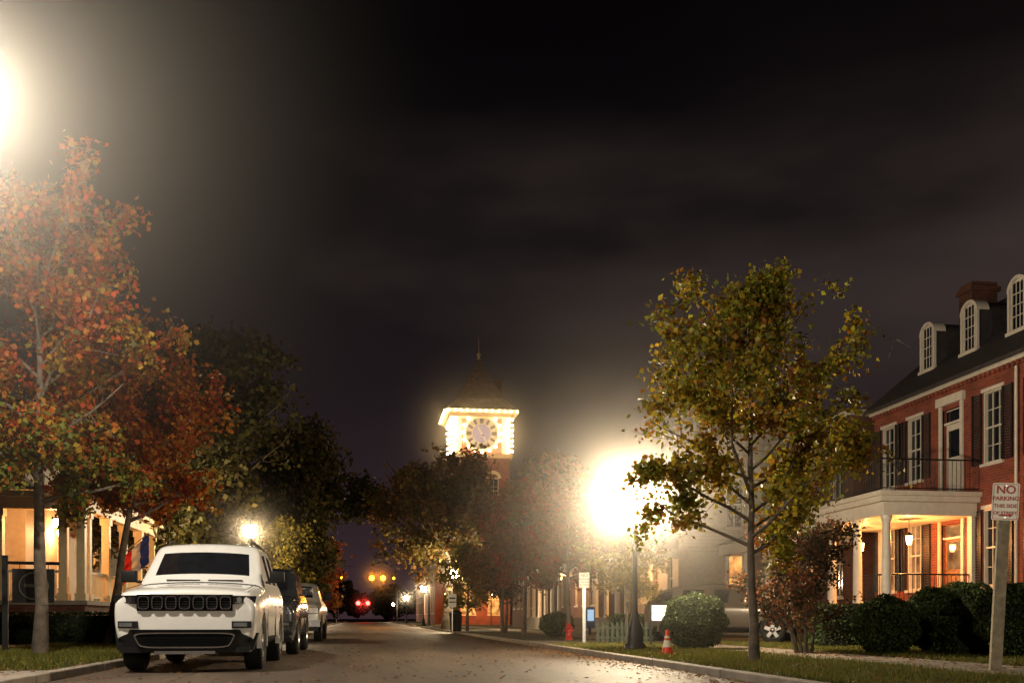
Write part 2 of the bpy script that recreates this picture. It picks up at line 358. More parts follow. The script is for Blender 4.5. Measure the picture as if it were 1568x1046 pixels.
def grass(name, regs, n, seed, h=.07):
    rng = np.random.default_rng(seed); C = []
    tot = sum((r[1]-r[0])*(r[3]-r[2]) for r in regs)
    for r in regs:
        k = int(n*(r[1]-r[0])*(r[3]-r[2])/tot); q = np.zeros((k, 3)); q[:, 0] = rng.uniform(r[0], r[1], k); q[:, 1] = rng.uniform(r[2], r[3], k); q[:, 2] = .1; C.append(q)
    C = np.vstack(C); n = len(C)
    keep = (np.sin(C[:, 0]*2.3+1)*np.cos(C[:, 1]*1.7)+rng.normal(0, .6, n)) > -.7; C = C[keep]; n = len(C)
    a = rng.uniform(0, 6.28, n); wd = .007; hh = h*rng.uniform(.4, 1.3, n)
    V = np.empty((n, 3, 3)); dx = np.stack([np.cos(a)*wd, np.sin(a)*wd, np.zeros(n)], 1)
    V[:, 0] = C-dx; V[:, 1] = C+dx; V[:, 2] = C+np.stack([rng.normal(0, .025, n), rng.normal(0, .025, n), hh], 1)
    me = bpy.data.meshes.new(name); me.vertices.add(n*3); me.vertices.foreach_set('co', V.ravel()); me.loops.add(n*3); me.loops.foreach_set('vertex_index', np.arange(n*3, dtype=np.int32))
    me.polygons.add(n); me.polygons.foreach_set('loop_start', np.arange(0, n*3, 3, dtype=np.int32))
    P = np.array([(.12, .14, .02), (.16, .15, .025), (.09, .11, .02), (.2, .16, .04)]); c = P[rng.integers(0, 4, n)]*rng.uniform(.6, 1.2, n)[:, None]
    at = me.attributes.new('Col', 'FLOAT_COLOR', 'POINT'); cc = np.ones((n, 3, 4)); cc[:, :, :3] = c[:, None, :]; at.data.foreach_set('color', cc.ravel())
    me.materials.append(M['grassb']); me.update(calc_edges=True); o = bpy.data.objects.new(name, me); COL.objects.link(o)
grass('grass', [(KR+.2, 7.15, 7, 24.5), (8.75, 14.5, 8, 26.1), (-7.6, KL-.2, 13.1, 26)], 190000, 3)
def litter(n, seed):
    rng = np.random.default_rng(seed); C = np.zeros((n, 3))
    sec = rng.integers(0, 10, n)
    X = np.where(sec < 5, rng.uniform(KR+.2, 12, n), np.where(sec < 7, KR-np.abs(rng.normal(0, .35, n)), np.where(sec < 8, rng.uniform(KL, KR, n), KL+rng.normal(-1.2, 1.3, n))))
    Y = 7+rng.exponential(13, n); C[:, 0] = X; C[:, 1] = Y
    C[:, 2] = np.where((X > KR) | (X < KL), .125, .014)
    P = np.array([(.3, .12, .03), (.22, .1, .04), (.35, .2, .05), (.16, .07, .03)]); cols = P[rng.integers(0, 4, n)]*rng.uniform(.6, 1.2, n)[:, None]
    leafmesh('fallen_leaves', C, .06, cols, M['leaf'], rng, upbias=.85)
litter(9000, 5)

# ------------------------------------------------------------ facade tools
def fb(mb, O, U, Nn, u0, u1, v0, v1, n0, n1, mt):
    vs = []
    for v in (v0, v1):
        for (u, n) in ((u0, n0), (u1, n0), (u1, n1), (u0, n1)):
            vs.append((O[0]+U[0]*u+Nn[0]*n, O[1]+U[1]*u+Nn[1]*n, O[2]+v))
    mb.add(vs, [(0,3,2,1),(4,5,6,7),(0,1,5,4),(1,2,6,5),(2,3,7,6),(3,0,4,7)], mt)
def wall(mb, O, U, Nn, L, H, ops, mt, rev=.16):
    P = lambda u, v, n=0: (O[0]+U[0]*u+Nn[0]*n, O[1]+U[1]*u+Nn[1]*n, O[2]+v)
    us = sorted({0, L, *[o[0] for o in ops], *[o[1] for o in ops]}); vs = sorted({0, H, *[o[2] for o in ops], *[o[3] for o in ops]})
    for i in range(len(us)-1):
        for j in range(len(vs)-1):
            cu, cv = (us[i]+us[i+1])/2, (vs[j]+vs[j+1])/2
            if any(o[0] < cu < o[1] and o[2] < cv < o[3] for o in ops): continue
            mb.quad([P(us[i], vs[j]), P(us[i+1], vs[j]), P(us[i+1], vs[j+1]), P(us[i], vs[j+1])], mt)
    for o in ops:
        a, b, c, d = o
        for q in (((a, c), (a, d)), ((b, c), (b, d)), ((a, c), (b, c)), ((a, d), (b, d))):
            mb.quad([P(*q[0]), P(*q[1]), P(*q[1], -rev), P(*q[0], -rev)], mt)
def window(mb, O, U, Nn, o, glass, shutters=True, trim=None, cols=3, rows=4, sill=True):
    a, b, c, d = o; T = trim or M['white']; f = .045
    fb(mb, O, U, Nn, a, b, c, d, -.15, -.13, glass)
    fb(mb, O, U, Nn, a, a+f, c, d, -.129, -.03, T); fb(mb, O, U, Nn, b-f, b, c, d, -.129, -.03, T)
    fb(mb, O, U, Nn, a+f, b-f, d-f, d, -.129, -.032, T); fb(mb, O, U, Nn, a+f, b-f, c, c+f, -.129, -.032, T)
    m = (c+d)/2; fb(mb, O, U, Nn, a+f, b-f, m-.022, m+.022, -.128, -.06, T)
    for i in range(1, cols): u = a+(b-a)*i/cols; fb(mb, O, U, Nn, u-.009, u+.009, c+f, d-f, -.128, -.095, T)
    for j in range(1, rows): v = c+(d-c)*j/rows; fb(mb, O, U, Nn, a+f, b-f, v-.009, v+.009, -.128, -.098, T)
    if sill:
        fb(mb, O, U, Nn, a-.06, b+.06, c-.08, c-.002, -.02, .06, T); fb(mb, O, U, Nn, a-.06, b+.06, d+.002, d+.10, -.02, .02, T)
    if shutters:
        sw = min((b-a)/2, .44)
        for s0 in (a-sw-.02, b+.02):
            fb(mb, O, U, Nn, s0, s0+.05, c, d, .004, .05, M['shut']); fb(mb, O, U, Nn, s0+sw-.05, s0+sw, c, d, .004, .05, M['shut'])
            k = int((d-c)/.07)
            for j in range(k): v = c+(d-c)*j/k; fb(mb, O, U, Nn, s0+.05, s0+sw-.05, v, v+.045, .008, .04, M['shut'])
def doorway(mb, O, U, Nn, o, dm, glassm):
    a, b, c, d = o; T = M['white']
    fb(mb, O, U, Nn, a, b, c, d, -.16, -.13, dm)
    fb(mb, O, U, Nn, a-.12, a, c, d+.12, -.05, .05, T); fb(mb, O, U, Nn, b, b+.12, c, d+.12, -.05, .05, T)
    fb(mb, O, U, Nn, a-.2, b+.2, d+.121, d+.36, -.05, .1, T); fb(mb, O, U, Nn, a, b, d-.42, d-.36, -.129, -.04, T)
    fb(mb, O, U, Nn, a+.05, b-.05, d-.35, d-.04, -.129, -.1, glassm)
    fb(mb, O, U, Nn, a+.15, b-.15, c+1.0, c+1.75, -.129, -.1, glassm)
    fb(mb, O, U, Nn, a+.15, b-.15, c+.2, c+.85, -.129, -.11, dm)
def railing(mb, p0, p1, z0, h, mt, pitch=.12, r=.009):
    p0 = Vector(p0); p1 = Vector(p1); L = (p1-p0).length; n = max(int(L/pitch), 1); d = (p1-p0)
    mb.cyl((p0.x, p0.y, z0+h), (p1.x, p1.y, z0+h), .022, .022, mt, 6); mb.cyl((p0.x, p0.y, z0+.08), (p1.x, p1.y, z0+.08), .014, .014, mt, 6)
    for i in range(n+1):
        q = p0+d*i/n; mb.cyl((q.x, q.y, z0+.0), (q.x, q.y, z0+h), r, r, mt, 4)

# ------------------------------------------------------------ brick house (right)
def brick_house():
    root = empty('brick_house'); XF = 16.3; Y0, Y1 = 12.5, 30.2; Z = .1; H = 7.4; D = 8.4
    O = (XF, Y0, Z); U = (0, 1); Nn = (-1, 0)
    W2 = [(y-Y0-.42, y-Y0+.42, 4.75, 6.65) for y in (29.3, 27.8, 24.05, 21.9, 19.7, 17.5, 15.3)]
    D2 = (25.45-Y0, 26.35-Y0, 4.2, 6.55)
    W1 = [(y-Y0-.42, y-Y0+.42, 1.5, 3.55) for y in (29.3, 27.8, 24.05, 21.9, 19.7, 17.5, 15.3)]
    D1 = (25.4-Y0, 26.4-Y0, 1.05, 3.3)
    mb = MB(); wall(mb, O, U, Nn, Y1-Y0, H, W2+[D2]+W1+[D1], M['brick'])
    R = XF+D; rz = Z+H+D/2*.82; rx = XF+D/2
    for y in (Y0, Y1): mb.quad([(XF, y, Z), (R, y, Z), (R, y, Z+H), (rx, y, rz), (XF, y, Z+H)], M['brick'])
    mb.quad([(R, Y0, Z), (R, Y1, Z), (R, Y1, Z+H), (R, Y0, Z+H)], M['brick'])
    mb.build('walls', root)
    mb = MB(); e = .3
    def slope(x0, z0, x1, z1):
        mb.add([(x0, Y0-.2, z0), (x1, Y0-.2, z1), (x1, Y1+.2, z1), (x0, Y1+.2, z0), (x0, Y0-.2, z0-.12), (x1, Y0-.2, z1-.12), (x1, Y1+.2, z1-.12), (x0, Y1+.2, z0-.12)],
               [(0,1,2,3),(7,6,5,4),(0,4,5,1),(1,5,6,2),(2,6,7,3),(3,7,4,0)], M['slate'])
    slope(XF-e, Z+H-e*.82+.16, rx, rz+.16); slope(R+e, Z+H-e*.82+.16, rx, rz+.16)
    mb.build('roof', root)
    mb = MB(); fb(mb, O, U, Nn, -.1, Y1-Y0+.12, H-.24, H-.12, .004, .12, M['white']); fb(mb, O, U, Nn, -.1, Y1-Y0+.12, H-.118, H-.04, .004, .24, M['white'])
    k = 0
    while k < Y1-Y0: fb(mb, O, U, Nn, k, k+.09, H-.36, H-.242, .004, .08, M['brick']); k += .2
    mb.cyl((XF-.1, 22.95, .2), (XF-.1, 22.95, 7.1), .04, .04, M['white'], 8)
    mb.build('cornice', root)
    mb = MB()
    for i, o in enumerate(W2): window(mb, O, U, Nn, o, M['glassd'])
    for i, o in enumerate(W1): window(mb, O, U, Nn, o, M['windim'] if i in (0, 1) else M['glassd'])
    mb.build('windows', root)
    mb = MB(); doorway(mb, O, U, Nn, D2, M['white'], M['glassd']); doorway(mb, O, U, Nn, D1, M['door'], M['windim']); mb.build('doors', root)
    for i, y in enumerate((28.6, 26.45, 24.3, 22.1, 19.9)):
        mb = MB(); xd = XF+.95; zb = Z+H+.95*.82+.12; w = .36; zs = zb+1.12
        arc = [(y+w*math.cos(t), zs+.32*math.sin(t)) for t in np.linspace(0, math.pi, 13)]
        mb.quad([(xd, y+w, zb)]+[(xd, a, b) for a, b in arc]+[(xd, y-w, zb)], M['white'])
        prof = [(y+w, zb)]+arc+[(y-w, zb)]
        for k in range(len(prof)-1):
            (a, b), (c, d) = prof[k], prof[k+1]
            mb.quad([(xd, a, b), (xd, c, d), (xd+2.2, c, d), (xd+2.2, a, b)], M['slate'])
            if 0 < k < len(prof)-2:
                s = 1.16; q = lambda p, f: (y+(p[0]-y)*f, zs+(p[1]-zs)*f)
                A, B, C2, D3 = q((a, b), .9), q((c, d), .9), q((c, d), s), q((a, b), s)
                mb.quad([(xd-.09, *A), (xd-.09, *B), (xd-.09, *C2), (xd-.09, *D3)], M['white'])
                mb.quad([(xd-.09, *C2), (xd-.09, *D3), (xd+.3, *D3), (xd+.3, *C2)], M['white'])
                mb.quad([(xd-.09, *A), (xd-.09, *B), (xd, *B), (xd, *A)], M['white'])
        F = lambda u0, u1, v0, v1, n0, n1, mt: fb(mb, (xd, y, 0), (0, 1), (-1, 0), u0, u1, v0, v1, n0, n1, mt)
        F(-.25, .25, zb+.1, zs+.2, .006, .03, M['glassd'])
        for u in (-.27, .23): F(u, u+.04, zb+.08, zs+.2, .007, .06, M['white'])
        for u in (-.08, .08): F(u-.01, u+.01, zb+.1, zs+.2, .031, .045, M['white'])
        for v in (.42, .72, 1.02): F(-.23, .23, zb+v-.01, zb+v+.01, .031, .047, M['white'])
        for u in (-.40, .33): F(u, u+.07, zb, zs, .004, .08, M['white'])
        F(-.44, .44, zb-.06, zb+.04, .004, .12, M['white'])
        mb.build('dormer_%d' % (i+1), root)
    mb = MB(); mb.box(rx-1.2, rx-.3, Y1-.65, Y1+.05, Z+H, 11.3, M['brickd']); mb.box(rx-1.28, rx-.22, Y1-.73, Y1+.13, 11.301, 11.45, M['brickd']); mb.box(rx-1.2, rx-.3, Y1-.65, Y1+.05, 11.451, 11.6, M['brickd'])
    mb.build('chimney', root)
    mb = MB(); px0 = 13.65; pa, pb = 24.75, 29.7
    mb.box(px0, XF-.01, pa, pb, .1, 1.02, M['brick']); mb.box(px0-.08, XF-.012, pa-.08, pb+.08, 1.021, 1.13, M['porchf'])
    mb.box(px0-.05, XF-.013, pa-.05, pb+.05, 3.5, 3.85, M['white']); mb.box(px0-.2, XF-.014, pa-.2, pb+.2, 3.851, 4.0, M['white']); mb.box(px0-.28, XF-.015, pa-.28, pb+.28, 4.001, 4.12, M['white'])
    for (x, y) in ((px0+.12, pa+.12), (px0+.12, pa+1.7), (px0+.12, pb-1.7), (px0+.12, pb-.12)):
        mb.lathe((x, y, 0), [(.17, 1.131), (.17, 1.2), (.13, 1.24), (.125, 2.), (.105, 3.32), (.13, 3.36), (.15, 3.44), (.15, 3.499)], M['white'], 14)
    for y in (pa+.1, pb-.1): mb.box(XF-.14, XF-.016, y-.1, y+.1, 1.131, 3.499, M['white'])
    for i in range(6): mb.box(px0-.3*(i+1), px0-.3*i-.002, 26.2, 27.8, .1, 1.0-.155*i, M['conc'])
    railing(mb, (px0-.15, pa-.15), (px0-.15, pb+.15), 4.121, .85, M['iron']); railing(mb, (px0-.15, pa-.15), (XF-.05, pa-.15), 4.121, .85, M['iron'])
    railing(mb, (px0+.12, pa+.12), (px0+.12, 26.1), 1.131, .8, M['iron']); railing(mb, (px0+.12, pa+.12), (XF-.15, pa+.12), 1.131, .8, M['iron']); railing(mb, (px0+.12, 27.9), (px0+.12, pb-.12), 1.131, .8, M['iron'])
    mb.build('porch', root)
    for nm, lx, ly, wv in (('hanging_lantern', 14.9, 25.7, 230), ('hanging_lantern_b', 14.9, 28.4, 150)):
        mb = MB()
        mb.cyl((lx, ly, 3.5), (lx, ly, 3.12), .008, .008, M['iron'], 5); mb.lathe((lx, ly, 0), [(.01, 3.14), (.11, 3.05), (.1, 3.04)], M['iron'], 8); mb.lathe((lx, ly, 0), [(.09, 3.03), (.06, 2.8), (.01, 2.79)], globe_mat('porch_lantern_glass', (1, .5, .15), 25), 8)
        mb.build(nm, root); light(nm+'_light', (lx, ly, 2.92), (1, .40, .10), wv, .06, root)
brick_house()

# ------------------------------------------------------------ generic house rows
def simple_house(name, side, XF, Y0, L, D, H, wallm, nwin, floors=2, porch=True, roof='gable', chim=None, lit=(), base=.1, rise=.7, seed=0, plight=0):
    root = empty(name); Nn = (-side, 0); O = (XF, Y0, base); U = (0, 1); ops = []
    fh = (H-.9)/floors
    for f in range(floors):
        for i in range(nwin):
            u = L*(i+.5)/nwin; ops.append((u-.42, u+.42, .9+f*fh+.5, .9+f*fh+fh-.65))
    mb = MB(); wall(mb, O, U, Nn, L, H, ops, wallm); XB = XF+side*D; xr = XF+side*D/2; zr = base+H+D/2*rise
    O2 = (XF, Y0, base) if side > 0 else (XB, Y0, base); ends = []
    for f in range(floors):
        for u in (D*.28, D*.72): ends.append((u-.4, u+.4, .9+f*fh+.5, .9+f*fh+fh-.65))
    wall(mb, O2, (1, 0), (0, -1), D, H, ends, wallm)
    mb.quad([(XF, Y0+L, base), (XB, Y0+L, base), (XB, Y0+L, base+H), (XF, Y0+L, base+H)], wallm); mb.quad([(XB, Y0, base), (XB, Y0+L, base), (XB, Y0+L, base+H), (XB, Y0, base+H)], wallm)
    if roof == 'gable':
        for y in (Y0, Y0+L): mb.quad([(XF, y, base+H), (XB, y, base+H), (xr, y, zr)], wallm)
    if wallm is M['siding']:
        k = .16
        while k < H-.4:
            fb(mb, O2, (1, 0), (0, -1), 0, D, k, k+.012, .002, .014, M['porchf']) if not any(e[2]-.1 < k < e[3]+.12 for e in ends) else None; k += .16
    mb.build('walls', root)
    mb = MB(); e = .4; zb = base+H
    if roof == 'gable':
        for xa in (XF-side*e, XB+side*e):
            mb.quad([(xa, Y0-.3, zb-e*rise+.05), (xr, Y0-.3, zr+.05), (xr, Y0+L+.3, zr+.05), (xa, Y0+L+.3, zb-e*rise+.05)], M['slate'])
            mb.quad([(xa, Y0-.3, zb-e*rise-.1), (xr, Y0-.3, zr-.1), (xr, Y0-.3, zr+.05), (xa, Y0-.3, zb-e*rise+.05)], M['white'])
    elif roof == 'hip':
        a, b = XF-side*e, XB+side*e; m0, m1 = Y0+D/2, Y0+L-D/2
        if m1 < m0: m0 = m1 = (m0+m1)/2
        for q in ([(a, Y0-e, zb), (a, Y0+L+e, zb), (xr, m1, zr), (xr, m0, zr)], [(b, Y0-e, zb), (b, Y0+L+e, zb), (xr, m1, zr), (xr, m0, zr)], [(a, Y0-e, zb), (b, Y0-e, zb), (xr, m0, zr)], [(a, Y0+L+e, zb), (b, Y0+L+e, zb), (xr, m1, zr)]): mb.quad(q, M['slate'])
    else:
        mb.quad([(XF, Y0, zb-.02), (XB, Y0, zb-.02), (XB, Y0+L, zb-.02), (XF, Y0+L, zb-.02)], M['slate'])
    mb.build('roof', root)
    mb = MB(); fb(mb, O, U, Nn, -.2, L+.2, H-.3, H-.1, .004, .25, M['white']); fb(mb, O2, (1, 0), (0, -1), -.2, D+.2, H-.3, H-.102, .004, .22, M['white']); mb.build('cornice', root)
    mb = MB()
    for i, o in enumerate(ops): window(mb, O, U, Nn, o, M['windim'] if i in lit else M['glassd'], shutters=False, cols=2, rows=2)
    for i, o in enumerate(ends): window(mb, O2, (1, 0), (0, -1), o, M['winlit'] if 100+i in lit else M['glassd'], shutters=False, cols=2, rows=2)
    mb.build('windows', root)
    if porch:
        mb = MB(); pw = 2.2; x0, x1 = sorted((XF-side*.01, XF-side*pw))
        mb.box(x0, x1, Y0+.2, Y0+L-.2, base, .8, M['conc']); mb.box(x0-.1, x1, Y0+.1, Y0+L-.1, 3.3, 3.7, M['white']) if side > 0 else mb.box(x0, x1+.1, Y0+.1, Y0+L-.1, 3.3, 3.7, M['white'])
        xs = XF-side*(pw-.15); n = max(int(L/2.), 2)
        for i in range(n+1):
            y = Y0+.35+(L-.7)*i/n; mb.lathe((xs, y, 0), [(.16, .801), (.12, .9), (.1, 3.2), (.15, 3.299)], M['white'], 10)
        xa = XF-side*(pw+.25)
        mb.quad([(xa, Y0, 3.72), (xa, Y0+L, 3.72), (XF-side*.01, Y0+L, 4.5), (XF-side*.01, Y0, 4.5)], M['slate'])
        mb.build('porch', root)
        if plight:
            lx, ly = XF-side*1.1, Y0+L*.45
            mb = MB(); mb.sphere((lx, ly, 3.1), .1, globe_mat('porch_globe', (1, .6, .25), 25), 10, 6); mb.cyl((lx, ly, 3.2), (lx, ly, 3.3), .03, .03, M['iron'], 6); mb.build('porch_lamp', root)
            light('porch_light', (lx, ly, 3.05), (1, .48, .16), plight, .08, root)
    if chim:
        mb = MB()
        for (cx, cy, cz) in chim: mb.box(cx-.45, cx+.45, cy-.35, cy+.35, base+H*.6, cz, M['brick']); mb.box(cx-.52, cx+.52, cy-.42, cy+.42, cz+.001, cz+.18, M['brick'])
        mb.build('chimney', root)
    return root
simple_house('town_house', 1, 16.6, 32.2, 7, 8, 7.9, M['brickd'], 3, porch=True, roof='flat', chim=[(17.2, 37.5, 10.6)])
simple_house('white_house', 1, 13.2, 41, 9, 9, 7.2, M['siding'], 4, porch=True, lit=(1, 2, 100), roof='gable', rise=.6, plight=220)
simple_house('brick_building', 1, 12.5, 53, 11, 11, 7.5, M['brickd'], 5, porch=True, roof='hip', rise=.5, lit=(0, 1), plight=160)
simple_house('brick_building', 1, 11.5, 67, 11, 12, 8, M['brickd'], 5, porch=False, roof='flat', lit=(2, 3))
simple_house('wood_house', -1, -10.5, 46, 10, 9, 7, M['siding'], 4, porch=True, roof='gable', plight=120)
simple_house('wood_house', -1, -10.5, 62, 12, 9, 7, M['siding'], 4, porch=True, roof='gable')
simple_house('brick_building', -1, -9.5, 96, 26, 12, 7.5, M['brickd'], 9, porch=False, roof='flat', lit=(1, 2, 4))
simple_house('brick_building', 1, 9.5, 150, 40, 12, 7, M['brickd'], 12, porch=False, roof='flat', lit=(0, 1, 2, 3, 5))

# ------------------------------------------------------------ left porch house
def porch_house():
    root = empty('porch_house'); XC = -7.8; YC = 29.4; pz = 1.25; Z = .1
    XW = -10.2; YW = 32.; XL = -24; H = 6.9
    mb = MB()
    O2 = (XL, YW, Z); L2 = XW-XL
    o = [(u-.45, u+.45, 1.7, 3.4) for u in (L2-1.1, L2-4.9, L2-7.2)]; dr = (L2-3.5, L2-2.5, 1.16, 3.3); up = [(u-.42, u+.42, 4.9, 6.3) for u in (L2-1.1, L2-3.0, L2-4.9, L2-7.2)]
    wall(mb, O2, (1, 0), (0, -1), L2, H, o+[dr]+up, M['siding'])
    O1 = (XW, YW, Z); o1 = [(u-.45, u+.45, 1.7, 3.4) for u in (1.4, 3.6, 5.8, 8.)]; up1 = [(u-.42, u+.42, 4.9, 6.3) for u in (1.4, 3.6, 5.8, 8.)]
    wall(mb, O1, (0, 1), (1, 0), 9.5, H, o1+up1, M['siding'])
    mb.build('walls', root)
    mb = MB()
    for q in o: window(mb, O2, (1, 0), (0, -1), q, M['winlit'], shutters=False, cols=2, rows=2)
    for q in up+up1: window(mb, O2 if q in up else O1, (1, 0) if q in up else (0, 1), (0, -1) if q in up else (1, 0), q, M['glassd'], shutters=False, cols=2, rows=2)
    for q in o1: window(mb, O1, (0, 1), (1, 0), q, M['winlit'], shutters=False, cols=2, rows=2)
    doorway(mb, O2, (1, 0), (0, -1), dr, M['red'], M['winlit']); mb.build('windows_and_door', root)
    mb = MB(); zb = Z+H
    for q in ([(XW+.5, YW-.5, zb), (XL, YW-.5, zb), (XL, YW+4.7, zb+3), (XW-4.5, YW+4.7, zb+3)], [(XW+.5, YW-.5, zb), (XW+.5, YW+10, zb), (XW-4.5, YW+4.8, zb+3), (XW-4.5, YW+4.7, zb+3)], [(XW+.5, YW+10, zb), (XL, YW+10, zb), (XL, YW+4.7, zb+3), (XW-4.5, YW+4.7, zb+3)]): mb.quad(q, M['slate'])
    mb.box(XL, XW+.4, YW-.4, YW-.004, zb-.25, zb-.02, M['white']); mb.box(XW+.004, XW+.4, YW-.0, YW+9.5, zb-.252, zb-.022, M['white'])
    mb.quad([(XC+.3, YC-.3, 4.3), (XL, YC-.3, 4.3), (XL, YW-.01, 4.85), (XW, YW-.01, 4.85)], M['slate']); mb.quad([(XC+.3, YC-.3, 4.3), (XC+.3, YW+9, 4.3), (XW+.01, YW+9, 4.85), (XW+.01, YW-.01, 4.85)], M['slate'])
    mb.build('roof', root)
    mb = MB()
    mb.box(XL, XC, YC, YW-.01, .1, pz-.12, M['brickd']); mb.box(XL, XC+.08, YC-.08, YW-.012, pz-.119, pz, M['porchf'])
    mb.box(XW+.01, XC-.001, YW-.008, YW+9, .1, pz-.12, M['brickd']); mb.box(XW+.012, XC+.079, YW-.0119, YW+9, pz-.118, pz-.001, M['porchf'])
    mb.box(XL, XC+.05, YC-.05, YC+.25, 3.8, 4.12, M['cream']); mb.box(XL, XC+.28, YC-.28, YC+.3, 4.121, 4.28, M['cream'])
    mb.box(XC-.25, XC+.048, YC+.251, YW+9, 3.8, 4.119, M['cream']); mb.box(XC-.3, XC+.278, YC+.301, YW+9, 4.122, 4.279, M['cream'])
    def post(x, y):
        mb.box(x-.11, x+.11, y-.11, y+.11, pz, 3.79, M['cream']); mb.box(x-.15, x+.15, y-.15, y+.15, pz+.001, pz+.2, M['cream']); mb.box(x-.15, x+.15, y-.15, y+.15, 3.6, 3.799, M['cream'])
    xs = [XC-.12, XC-.6, XC-2.3, XC-4.3, XC-6.4, XC-8.5]
    for x in xs: post(x, YC+.12)
    ys = [YC+.65, YC+2.8, YC+5, YC+7.2, YC+9.4, YC+11.4]
    for y in ys: post(XC-.12, y)
    def balus(p, q, ax):
        p = Vector(p); q = Vector(q); L = (q-p).length; n = int(L/.13)
        if ax: mb.box(p.x, q.x, p.y-.04, p.y+.04, pz+.78, pz+.85, M['cream']); mb.box(p.x, q.x, p.y-.03, p.y+.03, pz+.08, pz+.13, M['cream'])
        else: mb.box(p.x-.04, p.x+.04, p.y, q.y, pz+.78, pz+.85, M['cream']); mb.box(p.x-.03, p.x+.03, p.y, q.y, pz+.08, pz+.13, M['cream'])
        for i in range(1, n): c = p+(q-p)*i/n; mb.box(c.x-.02, c.x+.02, c.y-.02, c.y+.02, pz+.131, pz+.779, M['cream'])
    for a, b in ((xs[2], xs[1]), (xs[3], xs[2]), (xs[4], xs[3]), (xs[5], xs[4])): balus((a+.11, YC+.12, 0), (b-.11, YC+.12, 0), True)
    for a, b in zip(ys[:-1], ys[1:]): balus((XC-.12, a+.11, 0), (XC-.12, b-.11, 0), False)
    mb.build('porch', root)
    for i, (x, y) in enumerate(((-12.3, 31.7), (-14.6, 31.7), (-9.9, 34.5), (-9.0, 30.9))):
        mb = MB(); mb.sphere((x, y, 3.55), .13, globe_mat('porch_bulb_%d' % i, (1, .72, .38), 30), 10, 6); mb.cyl((x, y, 3.68), (x, y, 3.8), .05, .05, M['iron'], 8); mb.build('porch_lamp_%d' % i, root)
        light('porch_light_%d' % i, (x, y-.0, 3.45), (1, .38, .09), 190, .08, root)
    mb = MB(); fx, fy = XC+.05, 33.6
    mb.cyl((XC-.1, fy, 2.7), (XC+.9, fy-.2, 3.5), .02, .015, M['wood'], 6)
    fl = [(M['red'], 0, .33), (M['white'], .33, .66), (mat('flag_blue', (.03, .06, .3), .7), .66, 1.)]
    for mt, a, b in fl:
        for k in range(6):
            wv = lambda t: .07*math.sin(t*9); x0, x1 = XC+.1+a*.8, XC+.1+b*.8
            mb.quad([(x0, fy-.2+wv(k), 2.7+a*.75-k*.15), (x1, fy-.2+wv(k+.5), 2.7+b*.75-k*.15), (x1, fy-.2+wv(k+1.5), 2.7+b*.75-(k+1)*.15), (x0, fy-.2+wv(k+1), 2.7+a*.75-(k+1)*.15)], mt)
    mb.build('porch_flag', root)
porch_house()

